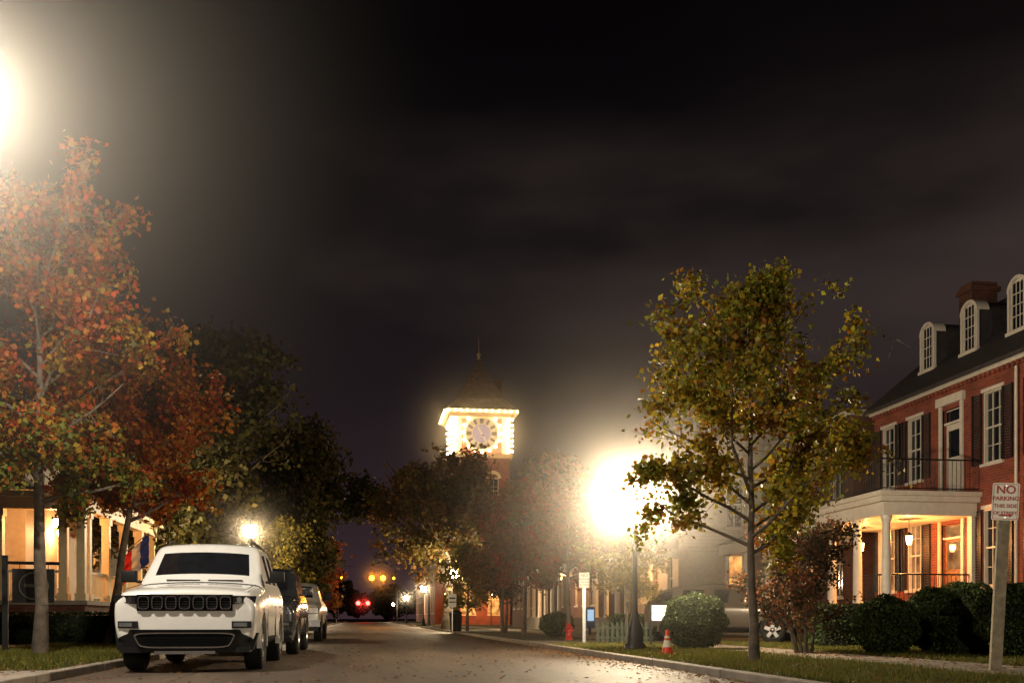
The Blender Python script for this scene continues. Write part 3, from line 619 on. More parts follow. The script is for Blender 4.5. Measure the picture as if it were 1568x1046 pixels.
# ------------------------------------------------------------ city hall with clock tower
def city_hall():
    root = empty('city_hall'); X0, X1 = 8.9, 14.7; Y0 = 101.5; Y1 = 107.3; Z = .1; cx, cy = (X0+X1)/2, (Y0+Y1)/2
    mb = MB()
    lo = [(u-.8, u+.8, 1., 4.2) for u in (1.5, 4.3)]+[(u-.6, u+.6, 7, 10) for u in (1.5, 4.3)]+[(u-.5, u+.5, 12.5, 15) for u in (1.7, 4.1)]
    wall(mb, (X0, Y0, Z), (1, 0), (0, -1), 5.8, 17.2, lo, M['brick']); wall(mb, (X0, Y0, Z), (0, 1), (-1, 0), 5.8, 17.2, lo, M['brick'])
    mb.box(X0+.3, X1-.0, Y0+.4, Y1, Z, 17.2, M['brick'])
    wall(mb, (14.71, 103.5, Z), (1, 0), (0, -1), 18, 12.6, [(u-.7, u+.7, v, v+2.6) for u in (2, 5, 8, 11, 14) for v in (1.4, 5.4, 9.2)], M['brick'])
    wall(mb, (7.4, 107.4, Z), (0, 1), (-1, 0), 24, 12.6, [(u-.8, u+.8, v, v+2.8) for u in (2, 5, 8, 11, 14, 17, 20) for v in (1.2, 5.4, 9.2)], M['brick'])
    mb.quad([(7.4, 107.4, Z), (8.9, 107.4, Z), (8.9, 107.4, 12.7), (7.4, 107.4, 12.7)], M['brick'])
    mb.box(14.75, 32.7, 103.8, 131, Z, 12.7, M['brick']); mb.box(7.8, 14.74, 107.6, 131, Z, 12.7, M['brick'])
    mb.build('walls', root)
    mb = MB(); zb = 12.7; zt = 16.8
    for q in ([(7, 103, zb), (33, 103, zb), (27, 114, zt), (14, 114, zt)], [(7, 103, zb), (7, 132, zb), (14, 120, zt), (14, 114, zt)], [(33, 103, zb), (33, 132, zb), (27, 120, zt), (27, 114, zt)], [(14, 114, zt), (27, 114, zt), (27, 120, zt), (14, 120, zt)], [(7, 132, zb), (33, 132, zb), (27, 120, zt), (14, 120, zt)]): mb.quad(q, M['slate'])
    ov = .85; E = 22.05; a0, a1, b0, b1 = X0-ov, X1+ov, Y0-ov, Y1+ov
    f = .64; z1 = 23.4; rs = mat('spire_tiles', (.22, .14, .13), .85, bump=.5, bscale=3, var=.4, scale=2)
    c = [(a0, b0), (a1, b0), (a1, b1), (a0, b1)]; i_ = [(cx+(x-cx)*f, cy+(y-cy)*f) for x, y in c]
    for k in range(4):
        p, q = c[k], c[(k+1) % 4]; r, s = i_[(k+1) % 4], i_[k]
        mb.quad([(*p, E), (*q, E), (*r, z1), (*s, z1)], rs); mb.quad([(*s, z1), (*r, z1), (cx, cy, 28.2)], rs)
    mb.lathe((cx, cy, 0), [(.18, 28.0), (.12, 28.3), (.25, 28.5), (.1, 28.7), (.04, 28.8), (.02, 30.4)], M['cream'], 8)
    mb.build('roof', root)
    mb = MB()
    mb.box(a0+.05, a1-.05, b0+.05, b1-.05, E-.35, E-.01, M['cream']); mb.box(X0-.4, X1+.4, Y0-.4, Y1+.4, E-.75, E-.351, M['cream'])
    mb.box(X0-.25, X1+.25, Y0-.25, Y1+.25, 17.2, 17.6, M['cream']); mb.box(X0+.35, X1-.35, Y0+.35, Y1-.35, 17.601, E-.76, M['brick'])
    for x in (X0+.4, X1-.4):
        for y in (Y0+.4, Y1-.4): mb.box(x-.4, x+.4, y-.4, y+.4, 17.602, E-.751, M['cream'])
    for (O, U, Nn) in (((cx, Y0+.35, 0), (1, 0), (0, -1)), ((X0+.35, cy, 0), (0, 1), (-1, 0))):
        zc = 19.75
        for k in range(24):
            t0, t1 = 2*math.pi*k/24, 2*math.pi*(k+1)/24
            pts = []
            for n in (.02, .3):
                for (r, t) in ((1.68, t0), (1.95, t0), (1.95, t1), (1.68, t1)): pts.append((O[0]+U[0]*r*math.cos(t)+Nn[0]*n, O[1]+U[1]*r*math.cos(t)+Nn[1]*n, zc+r*math.sin(t)))
            mb.add(pts, [(4,5,6,7),(0,1,5,4),(2,3,7,6),(0,4,7,3)], M['cream'])
    mb.build('belfry', root)
    face = mat('clock_face', (.30, .27, .24), .5, emit=(1., .85, .65), estr=.12); cen = mat('clock_centre', (.08, .07, .12), .5, emit=(.4, .35, .9), estr=.25)
    bulb = emis('festoon_bulb', (1., .70, .32), 130)
    for nm, O, U, Nn in (('clock_front', (cx, Y0+.35, 0), (1, 0), (0, -1)), ('clock_side', (X0+.35, cy, 0), (0, 1), (-1, 0))):
        mb = MB(); zc = 19.75; G = lambda r, t, n: (O[0]+U[0]*r*math.cos(t)+Nn[0]*n, O[1]+U[1]*r*math.cos(t)+Nn[1]*n, zc+r*math.sin(t))
        mb.quad([G(1.68, 2*math.pi*k/36, .05) for k in range(36)], face); mb.quad([G(.95, 2*math.pi*k/24, .07) for k in range(24)], cen)
        for k in range(12):
            t = 2*math.pi*k/12; dt = .12 if k % 3 else .17
            mb.quad([G(1.05, t-dt, .08), G(1.58, t-dt*.75, .08), G(1.58, t+dt*.75, .08), G(1.05, t+dt, .08)], M['void'])
        for t, L, w_ in ((math.radians(120), .8, .09), (math.radians(-62), 1.25, .07)):
            mb.quad([G(.1, t+1.57, .1), G(L, t+w_/L, .1), G(L, t-w_/L, .1), G(.1, t-1.57, .1)], face)
        mb.build(nm, root)
        mb = MB()
        for k in range(16): p = G(2.0, 2*math.pi*k/16, .45); mb.sphere(p, .11, bulb, 6, 4)
        for s in (-2.75, 2.75):
            for k in range(7): mb.sphere((O[0]+U[0]*s+Nn[0]*.5, O[1]+U[1]*s+Nn[1]*.5, 17.9+k*.54), .11, bulb, 6, 4)
        for k in range(12): s = -3.5+k*.637; mb.sphere((O[0]+U[0]*s+Nn[0]*1.3, O[1]+U[1]*s+Nn[1]*1.3, 21.85), .07, bulb, 6, 4)
        mb.build(nm+'_bulbs', root)
    mb = MB()
    for k in range(7): mb.sphere((X1+.2, Y0-.1, 17.9+k*.54), .11, bulb, 6, 4)
    mb.box(14.0, 15.0, 110, 111, 13, 27, M['brick']); mb.box(13.9, 15.1, 109.9, 111.1, 27.001, 27.3, M['brick'])
    mb.build('chimney', root)
    for p in ((cx-1.5, Y0-2.6, 17.6), (cx+1.5, Y0-2.6, 17.6), (X0-2.4, cy, 17.8), (cx-2.9, Y0-1.6, 19.4), (cx+2.9, Y0-1.6, 19.4)): light('tower_flood', p, (1, .54, .16), 60, .3, root)
    light('spire_fill', (cx-2, Y0-14, 14), (1, .6, .35), 1500, .3, root)  # added fill light without a fixture, brightens spire and belfry
    bloom_halo(root, (cx, Y0-.5, 20), 11, .05, .05, pc=5)
    mb = MB()
    for o in lo:
        for (O, U, Nn) in (((X0, Y0, Z), (1, 0), (0, -1)), ((X0, Y0, Z), (0, 1), (-1, 0))):
            window(mb, O, U, Nn, o, M['winlit'] if o[2] < 4 else M['glassd'], shutters=False, trim=M['cream'], cols=2, rows=3)
            n_ = 9; r = (o[1]-o[0])/2+.3; c0 = (o[0]+o[1])/2
            for k in range(n_):
                t0, t1 = math.pi*k/n_, math.pi*(k+1)/n_
                q = [(O[0]+U[0]*(c0+rr*math.cos(t))+Nn[0]*.08, O[1]+U[1]*(c0+rr*math.cos(t))+Nn[1]*.08, Z+o[3]+rr*math.sin(t)) for rr, t in ((r-.35, t0), (r, t0), (r, t1), (r-.35, t1))]
                mb.quad(q, M['cream'])
    for u in (2, 5, 8, 11, 14):
        for v in (1.4, 5.4, 9.2): window(mb, (14.71, 103.5, Z), (1, 0), (0, -1), (u-.7, u+.7, v, v+2.6), M['glassd'], shutters=False, cols=2, rows=2)
    for u in (2, 5, 8, 11, 14, 17, 20):
        for v in (1.2, 5.4, 9.2): window(mb, (7.4, 107.4, Z), (0, 1), (-1, 0), (u-.8, u+.8, v, v+2.8), M['windim'] if v < 2 else M['glassd'], shutters=False, cols=2, rows=2)
    mb.build('windows', root)
    for p in ((8.0, 99.5, 3.2), (12.5, 99.5, 3.2)): light('entrance_light', p, (1, .42, .12), 700, .15, root)
    mb = MB()
    for p in ((8.0, 99.5, 3.2), (12.5, 99.5, 3.2)): mb.sphere(p, .16, globe_mat('entrance_globe', (1, .55, .2), 20), 8, 6); mb.cyl((p[0], p[1], .1), (p[0], p[1], 3.05), .06, .05, M['iron'], 8)
    mb.build('entrance_lamps', root)
city_hall()

# ------------------------------------------------------------ street lamps
GW = (1., .74, .43)
glob = globe_mat('lamp_globe', (1., .86, .62), 60)
def street_lamp(X, Y, zg=3.1, w=700, base=.1, col=GW, r=.2, mr=3.5, mc=.08, md=.012):
    root = empty('street_lamp', (X, Y, base)); mb = MB(); z = zg-base
    mb.lathe((0, 0, 0), [(.22, 0), (.22, .12), (.17, .16), (.16, .45), (.11, .55), (.08, .7), (.055, .8), (.05, z-.65), (.045, z-.42), (.09, z-.38), (.06, z-.34), (.14, z-.24), (.15, z-.2)], M['iron'], 14)
    mb.lathe((0, 0, 0), [(.13, z+.28), (.08, z+.34), (.03, z+.38), (.02, z+.5), (.002, z+.52)], M['iron'], 12); mb.build('post', root)
    mb = MB(); mb.lathe((0, 0, 0), [(.12, z-.2), (.2, z-.05), (.21, z+.06), (.17, z+.2), (.12, z+.28)], glob, 16); mb.build('globe', root)
    light('bulb', (0, 0, z+.05), col, w, r*.6, root)
    if md: bloom_halo(root, (0, 0, z+.05), mr, mc, md)
street_lamp(*site(.1235, 20), zg=3.12, w=2600, mr=6.5, mc=.22, md=.045, col=(1, .78, .50))
street_lamp(-4.4, 39.5, zg=4.05, w=1300)
for Y, wv, q in ((58, 1500, .02), (89, 1000, .03), (127, 1300, .03), (188, 1600, 0)): street_lamp(5.1, Y, zg=3.3, w=wv, mr=3.2, mc=.12, md=q)
for Y, wv in ((76, 1500), (112, 900), (150, 1000)): street_lamp(-4.5, Y, zg=3.6, w=wv, md=0)
street_lamp(5.3, -9, zg=3.7, w=2900, md=0, col=(1, .84, .6))  # unseen lamp behind the camera, put in for frontal fill
def arm_lamp(X, Y, h, w):
    root = empty('street_light_pole', (X-1.0, Y, .1)); mb = MB()
    mb.lathe((0, 0, 0), [(.16, 0), (.15, .3), (.09, .4), (.06, h+.1)], M['iron'], 12)
    mb.cyl((0, 0, h), (.75, 0, h+.25), .035, .03, M['iron'], 8); mb.box(.7, 1.25, -.13, .13, h+.12, h+.3, M['iron']); mb.build('post_and_arm', root)
    mb = MB(); mb.sphere((1., 0, h+.05), .14, glob, 12, 8); mb.build('lens', root); light('bulb', (1., 0, h-.02), (1., .88, .70), w, .12, root)
    bloom_halo(root, (1., 0, h), 6.2, .02, .040, pb=2.2)
x, y = site(-.58, 10.7); arm_lamp(x, y, 6.4, 2500)

# ------------------------------------------------------------ traffic signals
def traffic_lights():
    root = empty('traffic_light'); mb = MB()
    for x in (-5.2, 5.9): mb.cyl((x, 94, 0), (x, 94, 6.2), .13, .1, M['iron'], 8)
    mb.cyl((-5.2, 94, 5.6), (5.9, 94, 5.6), .02, .02, M['iron'], 5)
    am = emis('amber_signal', (1., .36, .02), 12)
    for i, x in enumerate((.55, 1.6, -2.2, -3.4, 2.6)):
        mb.box(x-.22, x+.22, 93.85, 94.15, 4.0, 5.15, M['void'])
        mb.cyl((x, 94, 5.15), (x, 94, 5.6), .02, .02, M['iron'], 5)
        big = i in (0, 1)
        for k, z in enumerate((4.9, 4.5, 4.15)):
            mb.cyl((x, 93.84, z), (x, 93.8, z), .24 if big and k == 1 else .12, .24 if big and k == 1 else .12, am if k == 1 and i != 3 else M['blackp'], 12)
    mb.build('signal_heads', root)
    light('amber_a', (.55, 92.6, 4.5), (1, .30, .02), 330, .1, root); light('amber_b', (1.6, 92.6, 4.5), (1, .30, .02), 330, .1, root)
    bloom_halo(root, (1.1, 92.4, 4.5), 3.4, .03, .05, pc=4)
    r2 = empty('traffic_light'); mb = MB(); rd = emis('red_signal', (1., .02, .015), 40)
    for x in (-5.2, 5.9): mb.cyl((x, 190, 0), (x, 190, 6), .13, .1, M['iron'], 8)
    mb.cyl((-5.2, 190, 5.3), (5.9, 190, 5.3), .02, .02, M['iron'], 5)
    for x in (-1.4, .4):
        mb.box(x-.3, x+.3, 189.8, 190.2, 2.8, 4.4, M['blackp']); mb.cyl((x, 190, 4.4), (x, 190, 5.3), .02, .02, M['iron'], 5); mb.cyl((x, 189.79, 3.6), (x, 189.7, 3.6), .4, .4, rd, 12)
    mb.build('signal_heads', r2); light('red', (-.5, 188.5, 3.6), (1, .03, .02), 600, .1, r2); bloom_halo(r2, (-.5, 188.5, 3.6), 4., .03, .02, pc=3)
traffic_lights()

# ------------------------------------------------------------ vehicles
def car(name, X, Y, rot, stations, pillars, paint, W, wheels, wr=.37, kind='suv'):
    root = empty(name, (X, Y, .004), rot)
    black = M['blackp']; glass = M['glassd']; verts = []; faces = []; mi = []
    for (y, zb, zs, zt, wl, wb, wt) in stations:
        half = [(0, zb), (wl*.9, zb), (wl, zb+.12), (wb, (zb+zs)/2+.06), (wb-.005, zs-.05), (wb-.05, zs), (wt, zt-.06), (wt-.05, zt-.012), (0, zt+.03)]
        ring = half+[(-p[0], p[1]) for p in half[-2:0:-1]]
        verts += [(p[0], y, p[1]) for p in ring]
    n = 16; S = len(stations)
    for s in range(S-1):
        for k in range(n):
            j = (k+1) % n; faces.append((s*n+k, s*n+j, (s+1)*n+j, (s+1)*n+k))
            kk = k if k < 8 else 15-k; m = 0
            if kk <= 1: m = 2
            tag = pillars[s]
            if kk == 5 and tag in ('w',): m = 1
            if kk == 7 and tag in ('ws', 'rw'): m = 1
            if kk in (5, 6, 7) and tag == 'k': m = 2
            mi.append(m)
    faces.append(tuple(range(n))[::-1]); mi.append(0); faces.append(tuple((S-1)*n+i for i in range(n))); mi.append(0)
    me = bpy.data.meshes.new('body'); me.from_pydata(verts, [], faces)
    for m_ in (paint, glass, black): me.materials.append(m_)
    me.polygons.foreach_set('material_index', mi); me.polygons.foreach_set('use_smooth', [True]*len(faces)); me.update()
    tmp = bpy.data.objects.new('tmp', me); COL.objects.link(tmp)
    ss = tmp.modifiers.new('s', 'SUBSURF'); ss.levels = 2; ss.render_levels = 2
    cm = MB()
    for (wy, sx) in [(wy, sx) for wy in wheels for sx in (-1, 1)]:
        x0, x1 = sorted((sx*(W/2-.32), sx*(W/2+.3))); cm.cyl((x0, wy, wr), (x1, wy, wr), wr+.055, wr+.055, black, 28)
    co = cm.build('cut'); co.data.materials.clear()
    for m_ in (paint, glass, black): co.data.materials.append(m_)
    co.data.polygons.foreach_set('material_index', [2]*len(co.data.polygons))
    b = tmp.modifiers.new('b', 'BOOLEAN'); b.object = co; b.operation = 'DIFFERENCE'; b.solver = 'EXACT'
    dg = bpy.context.evaluated_depsgraph_get(); me2 = bpy.data.meshes.new_from_object(tmp.evaluated_get(dg))
    bpy.data.objects.remove(tmp); bpy.data.objects.remove(co)
    body = bpy.data.objects.new('body', me2); COL.objects.link(body); body.parent = root
    mb = MB()
    for wy in wheels:
        for sx in (-1, 1):
            xo = sx*(W/2-.02); q = lambda h: xo-sx*h
            prof = [(wr*.66, q(.0)), (wr*.9, q(-.012)), (wr*.985, q(.02)), (wr, q(.06)), (wr, q(.2)), (wr*.97, q(.24)), (wr*.6, q(.25))]
            mb.lathe((0, wy, wr), prof, M['rubber'], 28, 'x'); mb.lathe((0, wy, wr), [(wr*.66, q(.0)), (wr*.62, q(.02)), (wr*.6, q(.15))], M['alloy'], 24, 'x')
            mb.lathe((0, wy, wr), [(wr*.6, q(.14)), (.001, q(.14))], M['blackp'], 20, 'x')
            for k in range(5):
                R = Matrix.Translation((0, wy, wr)) @ Matrix.Rotation(2*math.pi*k/5, 4, 'X')
                a, bb = sorted((q(.015), q(.06))); mb.box(a, bb, -.045, .045, .03, wr*.64, M['alloy'], R)
            mb.lathe((0, wy, wr), [(.07, q(.06)), (.07, q(.01)), (.001, q(.005))], M['alloy'], 12, 'x')
            for k in range(14):
                t0, t1 = math.pi*(k/14*1.1-.05), math.pi*((k+1)/14*1.1-.05); r0, r1 = wr+.045, wr+.1
                xx = sx*(W/2-.005); P = lambda r, t: (xx, wy+r*math.cos(t), wr+r*math.sin(t)); Q = lambda r, t: (xx-sx*.06, wy+r*math.cos(t), wr+r*math.sin(t))
                lip = paint if kind == 'suv' else M['blackp']
                mb.quad([P(r0, t0), P(r1, t0), P(r1, t1), P(r0, t1)], lip); mb.quad([P(r1, t0), Q(r1, t0), Q(r1, t1), P(r1, t1)], lip); mb.quad([P(r0, t0), Q(r0, t0), Q(r0, t1), P(r0, t1)], lip)
    mb.build('wheels', root)
    return root
RZ = lambda a: Matrix.Rotation(math.radians(a), 4, 'Z')
def oval_ring(mb, cx, y, cz, w, h, th, dep, mt, seg=28, p=3.2, taper=0):
    def pt(t, s, yy):
        c, q = math.cos(t), math.sin(t); zz = (h/2+s)*math.copysign(abs(q)**(2/p), q)
        return (cx+(w/2+s)*math.copysign(abs(c)**(2/p), c)*(1+taper*zz/(h/2)), yy, cz+zz)
    for k in range(seg):
        t0, t1 = 2*math.pi*k/seg, 2*math.pi*(k+1)/seg
        mb.quad([pt(t0, 0, y-dep), pt(t0, th, y-dep), pt(t1, th, y-dep), pt(t1, 0, y-dep)], mt)
        mb.quad([pt(t0, th, y-dep), pt(t0, th, y+.05), pt(t1, th, y+.05), pt(t1, th, y-dep)], mt); mb.quad([pt(t0, 0, y-dep), pt(t0, 0, y+.05), pt(t1, 0, y+.05), pt(t1, 0, y-dep)], mt)

SUV = [  # y, zb, zs, zt, wl, wb, wt
 (0.00, .38, .90, 1.02, .80, .86, .80), (0.03, .32, .94, 1.06, .88, .93, .84), (0.10, .29, .97, 1.10, .92, .955, .86), (0.40, .29, 1.02, 1.14, .93, .97, .86), (1.10, .29, 1.09, 1.20, .93, .97, .86),
 (1.26, .29, 1.11, 1.21, .93, .97, .88), (1.33, .29, 1.12, 1.215, .93, .97, .88), (1.40, .29, 1.13, 1.28, .93, .97, .88), (2.00, .29, 1.14, 1.76, .93, .97, .79), (2.08, .29, 1.14, 1.81, .93, .97, .77), (2.20, .29, 1.14, 1.84, .93, .97, .765), (2.78, .29, 1.15, 1.86, .93, .97, .76), (2.88, .29, 1.15, 1.865, .93, .97, .76),
 (3.70, .29, 1.16, 1.85, .93, .97, .75), (3.80, .29, 1.16, 1.845, .93, .97, .75), (4.35, .30, 1.16, 1.80, .93, .96, .73), (4.55, .32, 1.13, 1.66, .91, .95, .73), (4.76, .36, 1.10, 1.25, .88, .92, .78), (4.82, .40, 1.0, 1.12, .80, .84, .74)]
SP = ['b', 'b', 'b', 'b', 'b', 'k', 'b', 'ws', 'b', 'b', 'w', 'b', 'w', 'b', 'w', 'rw', 'b', 'b']
def suv_front(root):
    mb = MB()
    mb.box(-.63, .63, -.015, .06, .815, 1.03, M['void'])
    for k in range(7):
        x = -.63+1.26*(k+.5)/7; w = .16
        oval_ring(mb, x, -.015, .922, w-.035, .15, .011, .03, M['chrome'], 20, 4)
        for j in range(4): mb.box(x-w/2+.02, x+w/2-.02, -.022, -.016, .865+j*.035, .873+j*.035, M['shut'])
    hl = mat('headlight_lens', (.3, .31, .33), .08, metal=.6)
    for s in (-1, 1):
        R = Matrix.Translation((s*.775, .045, .955)) @ RZ(s*20)
        mb.add([tuple(R @ Vector(p)) for p in [(-.15*s, -.03, -.05), (.15*s, -.03, -.03), (.17*s, -.03, .06), (-.15*s, -.03, .062), (-.15*s, .08, -.05), (.15*s, .08, -.03), (.17*s, .08, .06), (-.15*s, .08, .062)]], [(0,1,2,3),(7,6,5,4),(0,4,5,1),(1,5,6,2),(2,6,7,3),(3,7,4,0)], M['blackp'])
        for xx in (-.07*s, .05*s): mb.add([tuple(R @ Vector((xx+.036*math.cos(t), -.034, .008+.036*math.sin(t)))) for t in np.linspace(0, 6.283, 15)[:-1]], [list(range(14))], M['chrome'])
        mb.box(-.13, .13, -.036, -.03, -.036, -.026, M['chrome'], R)
        R2 = Matrix.Translation((s*.75, .0, .635)) @ RZ(s*12); mb.box(-.13, .13, -.02, .05, -.045, .045, M['blackp'], R2); mb.box(-.11, .07, -.026, -.018, -.026, .026, hl, R2)
    mb.add([(-.56, -.03, .33), (.56, -.03, .33), (.70, -.03, .57), (-.70, -.03, .57), (-.56, .06, .33), (.56, .06, .33), (.70, .06, .57), (-.70, .06, .57)], [(0,1,2,3),(7,6,5,4),(0,4,5,1),(1,5,6,2),(2,6,7,3),(3,7,4,0)], M['void'])
    oval_ring(mb, 0, -.03, .43, 1.24, .17, .018, .012, M['chrome'], 40, 6, .07)
    for j in range(4): mb.box(-.56, .56, -.034, -.031, .375+j*.036, .381+j*.036, M['void'])
    for s in (-1, 1):
        mb.add([(s*.70, -.012, .57), (s*.57, -.012, .30), (s*.90, .06, .30), (s*.955, .16, .52), (s*.70, .1, .57), (s*.57, .1, .30), (s*.90, .2, .30), (s*.955, .3, .52)], [(0, 1, 2, 3), (4, 5, 6, 7), (0, 3, 7, 4), (1, 2, 6, 5), (2, 3, 7, 6)], M['blackp'])
    mb.box(-.86, .86, .0, .3, .27, .345, M['blackp']); mb.box(-.4, .4, -.025, .2, .25, .29, M['alloy'])
    mb.box(-.5, -.02, 1.345, 1.375, 1.262, 1.275, M['blackp']); mb.box(.1, .6, 1.345, 1.375, 1.262, 1.275, M['blackp'])
    for s in (-1, 1):
        mb.cyl((s*.64, 2.2, 1.90), (s*.64, 4.2, 1.87), .018, .018, M['blackp'], 6)
        for y in (2.25, 3.2, 4.1): mb.cyl((s*.64, y, 1.8), (s*.64, y, 1.89), .015, .015, M['blackp'], 6)
    for s in (-1, 1):
        mb.cyl((s*.80, .14, 1.105), (s*.81, 1.2, 1.2), .006, .006, M['shut'], 4)
    mb.build('front_trim', root)
def mirrors(root, paint, y=1.62, z=1.25, x=.95, w=.22, h=.17):
    mb = MB()
    for s in (-1, 1):
        a, b = sorted((s*(x-.04), s*(x+.05))); mb.box(a, b, y-.02, y+.05, z-.07, z-.03, paint)
        a, b = sorted((s*(x+.03), s*(x+.03+w))); mb.box(a, b, y-.06, y+.07, z-.06, z-.06+h, paint)
    o = mb.build('mirrors', root); bv = o.modifiers.new('b', 'BEVEL'); bv.width = .035; bv.segments = 3
    for p in o.data.polygons: p.use_smooth = True
def seams(root, ys, x, z0, z1):
    mb = MB()
    for s in (-1, 1):
        for y in ys: a, b = sorted((s*(x-.02), s*(x+.002))); mb.box(a, b, y-.006, y+.006, z0, z1, M['shut'])
        for y in ys[1:]: a, b = sorted((s*(x-.01), s*(x+.03))); mb.box(a, b, y-.28, y-.1, z1-.16, z1-.125, M['chrome'])
    mb.build('door_seams', root)
wp = mat('white_car_paint', (.80, .79, .77), .22, var=.03, coat=.6)
c1 = car('parked_suv', -2.44, 14.1, 0, SUV, SP, wp, 1.94, (.93, 3.86), .385, 'suv')
suv_front(c1); mirrors(c1, M['blackp'], z=1.3); seams(c1, (1.5, 2.83, 3.6), .965, .42, 1.05); c1.scale = (1, 1, 1.04)
dk = mat('dark_car_paint', (.02, .022, .027), .2, var=.1, coat=.8)
c2 = car('parked_suv', -2.33, 20.2, 0, SUV, SP, dk, 1.94, (.93, 3.86), .37, 'suv')
suv_front(c2); mirrors(c2, dk, z=1.3); seams(c2, (1.5, 2.83, 3.6), .965, .42, 1.05)
TRK = [(0.00, .50, .98, 1.14, .86, .90, .80), (0.05, .46, 1.02, 1.2, .93, .96, .86), (.2, .44, 1.08, 1.25, .96, 1.0, .9), (1.25, .42, 1.16, 1.30, .97, 1.01, .9), (1.38, .42, 1.18, 1.31, .97, 1.01, .88), (1.46, .42, 1.18, 1.36, .97, 1.01, .87),
 (2.05, .42, 1.2, 1.9, .97, 1.01, .78), (2.15, .42, 1.2, 1.94, .97, 1.01, .77), (3.0, .42, 1.2, 1.96, .97, 1.01, .77), (3.1, .42, 1.2, 1.96, .97, 1.01, .77), (3.85, .42, 1.2, 1.93, .97, 1.01, .77), (3.95, .42, 1.2, 1.85, .97, 1.01, .78), (4.02, .42, 1.2, 1.42, .97, 1.01, .9), (4.1, .45, 1.2, 1.36, .97, 1.01, .93), (5.7, .48, 1.2, 1.36, .97, 1.01, .93), (5.78, .5, 1.15, 1.3, .95, .98, .9)]
TP = ['b', 'b', 'b', 'b', 'b', 'ws', 'b', 'w', 'b', 'w', 'b', 'rw', 'b', 'b', 'b']
sv = mat('silver_car_paint', (.6, .6, .58), .28, metal=.2, var=.05, coat=.5)
c3 = car('pickup_truck', -2.42, 32.2, 0, TRK, TP, sv, 2.02, (1.05, 4.75), .41, 'truck')
mb = MB(); mb.box(-.52, .52, -.03, .05, .78, 1.14, M['void']); oval_ring(mb, 0, -.03, .96, 1.06, .36, .05, .03, M['chrome'], 24, 5)
mb.box(-.52, .52, -.06, -.031, .935, .985, M['chrome']); mb.box(-.03, .03, -.06, -.031, .8, 1.12, M['chrome'])
mb.box(-.98, .98, -.14, .1, .48, .70, M['chrome']); mb.box(-.9, .9, -.05, .3, .34, .479, M['blackp'])
for s in (-1, 1):
    R = Matrix.Translation((s*.76, .02, 1.0)) @ RZ(s*12); mb.box(-.17, .17, -.05, .08, -.11, .11, M['blackp'], R); mb.box(-.15, .15, -.06, -.04, -.09, .09, mat('truck_headlight', (.75, .75, .75), .15, metal=.5), R)
mb.build('front_trim', c3); mirrors(c3, M['blackp'], y=1.75, z=1.42, x=1.01, w=.26, h=.26)
XO = [(0.0, .34, .72, .82, .74, .80, .66), (.06, .28, .76, .9, .84, .88, .72), (.4, .26, .86, 1.0, .88, .91, .78), (1.0, .26, .93, 1.05, .88, .92, .8), (1.12, .26, .95, 1.08, .88, .92, .8), (1.85, .26, .97, 1.5, .88, .92, .64), (1.95, .26, .97, 1.53, .88, .92, .62), (2.5, .26, .98, 1.56, .88, .92, .61), (2.58, .26, .98, 1.56, .88, .92, .61), (3.4, .26, 1.0, 1.53, .88, .92, .61), (3.5, .26, 1.0, 1.52, .88, .92, .61), (4.0, .27, 1.02, 1.42, .88, .91, .62), (4.3, .3, 1.0, 1.15, .86, .88, .7), (4.4, .36, .9, 1.0, .78, .8, .64)]
XP = ['b', 'b', 'b', 'b', 'ws', 'b', 'w', 'b', 'w', 'b', 'w', 'rw', 'b']
bz = mat('bronze_car_paint', (.09, .07, .055), .28, metal=.3, var=.05, coat=.5)
x, y = site(.302, 26)
c4 = car('parked_crossover', x, y, math.radians(55), XO, XP, bz, 1.84, (.85, 3.5), .34, 'suv')
c4.location.z = .11
mb = MB(); mb.box(-.45, .45, -.02, .05, .62, .76, M['void'])
for s in (-1, 1): R = Matrix.Translation((s*.66, .03, .74)) @ RZ(s*22); mb.box(-.14, .14, -.03, .08, -.05, .06, M['chrome'], R)
mb.box(-.6, .6, -.015, .05, .36, .5, M['void']); mb.build('front_trim', c4); mirrors(c4, bz, y=1.5, z=1.05, x=.9, w=.18, h=.13); seams(c4, (1.3, 2.54, 3.3), .915, .35, .92)

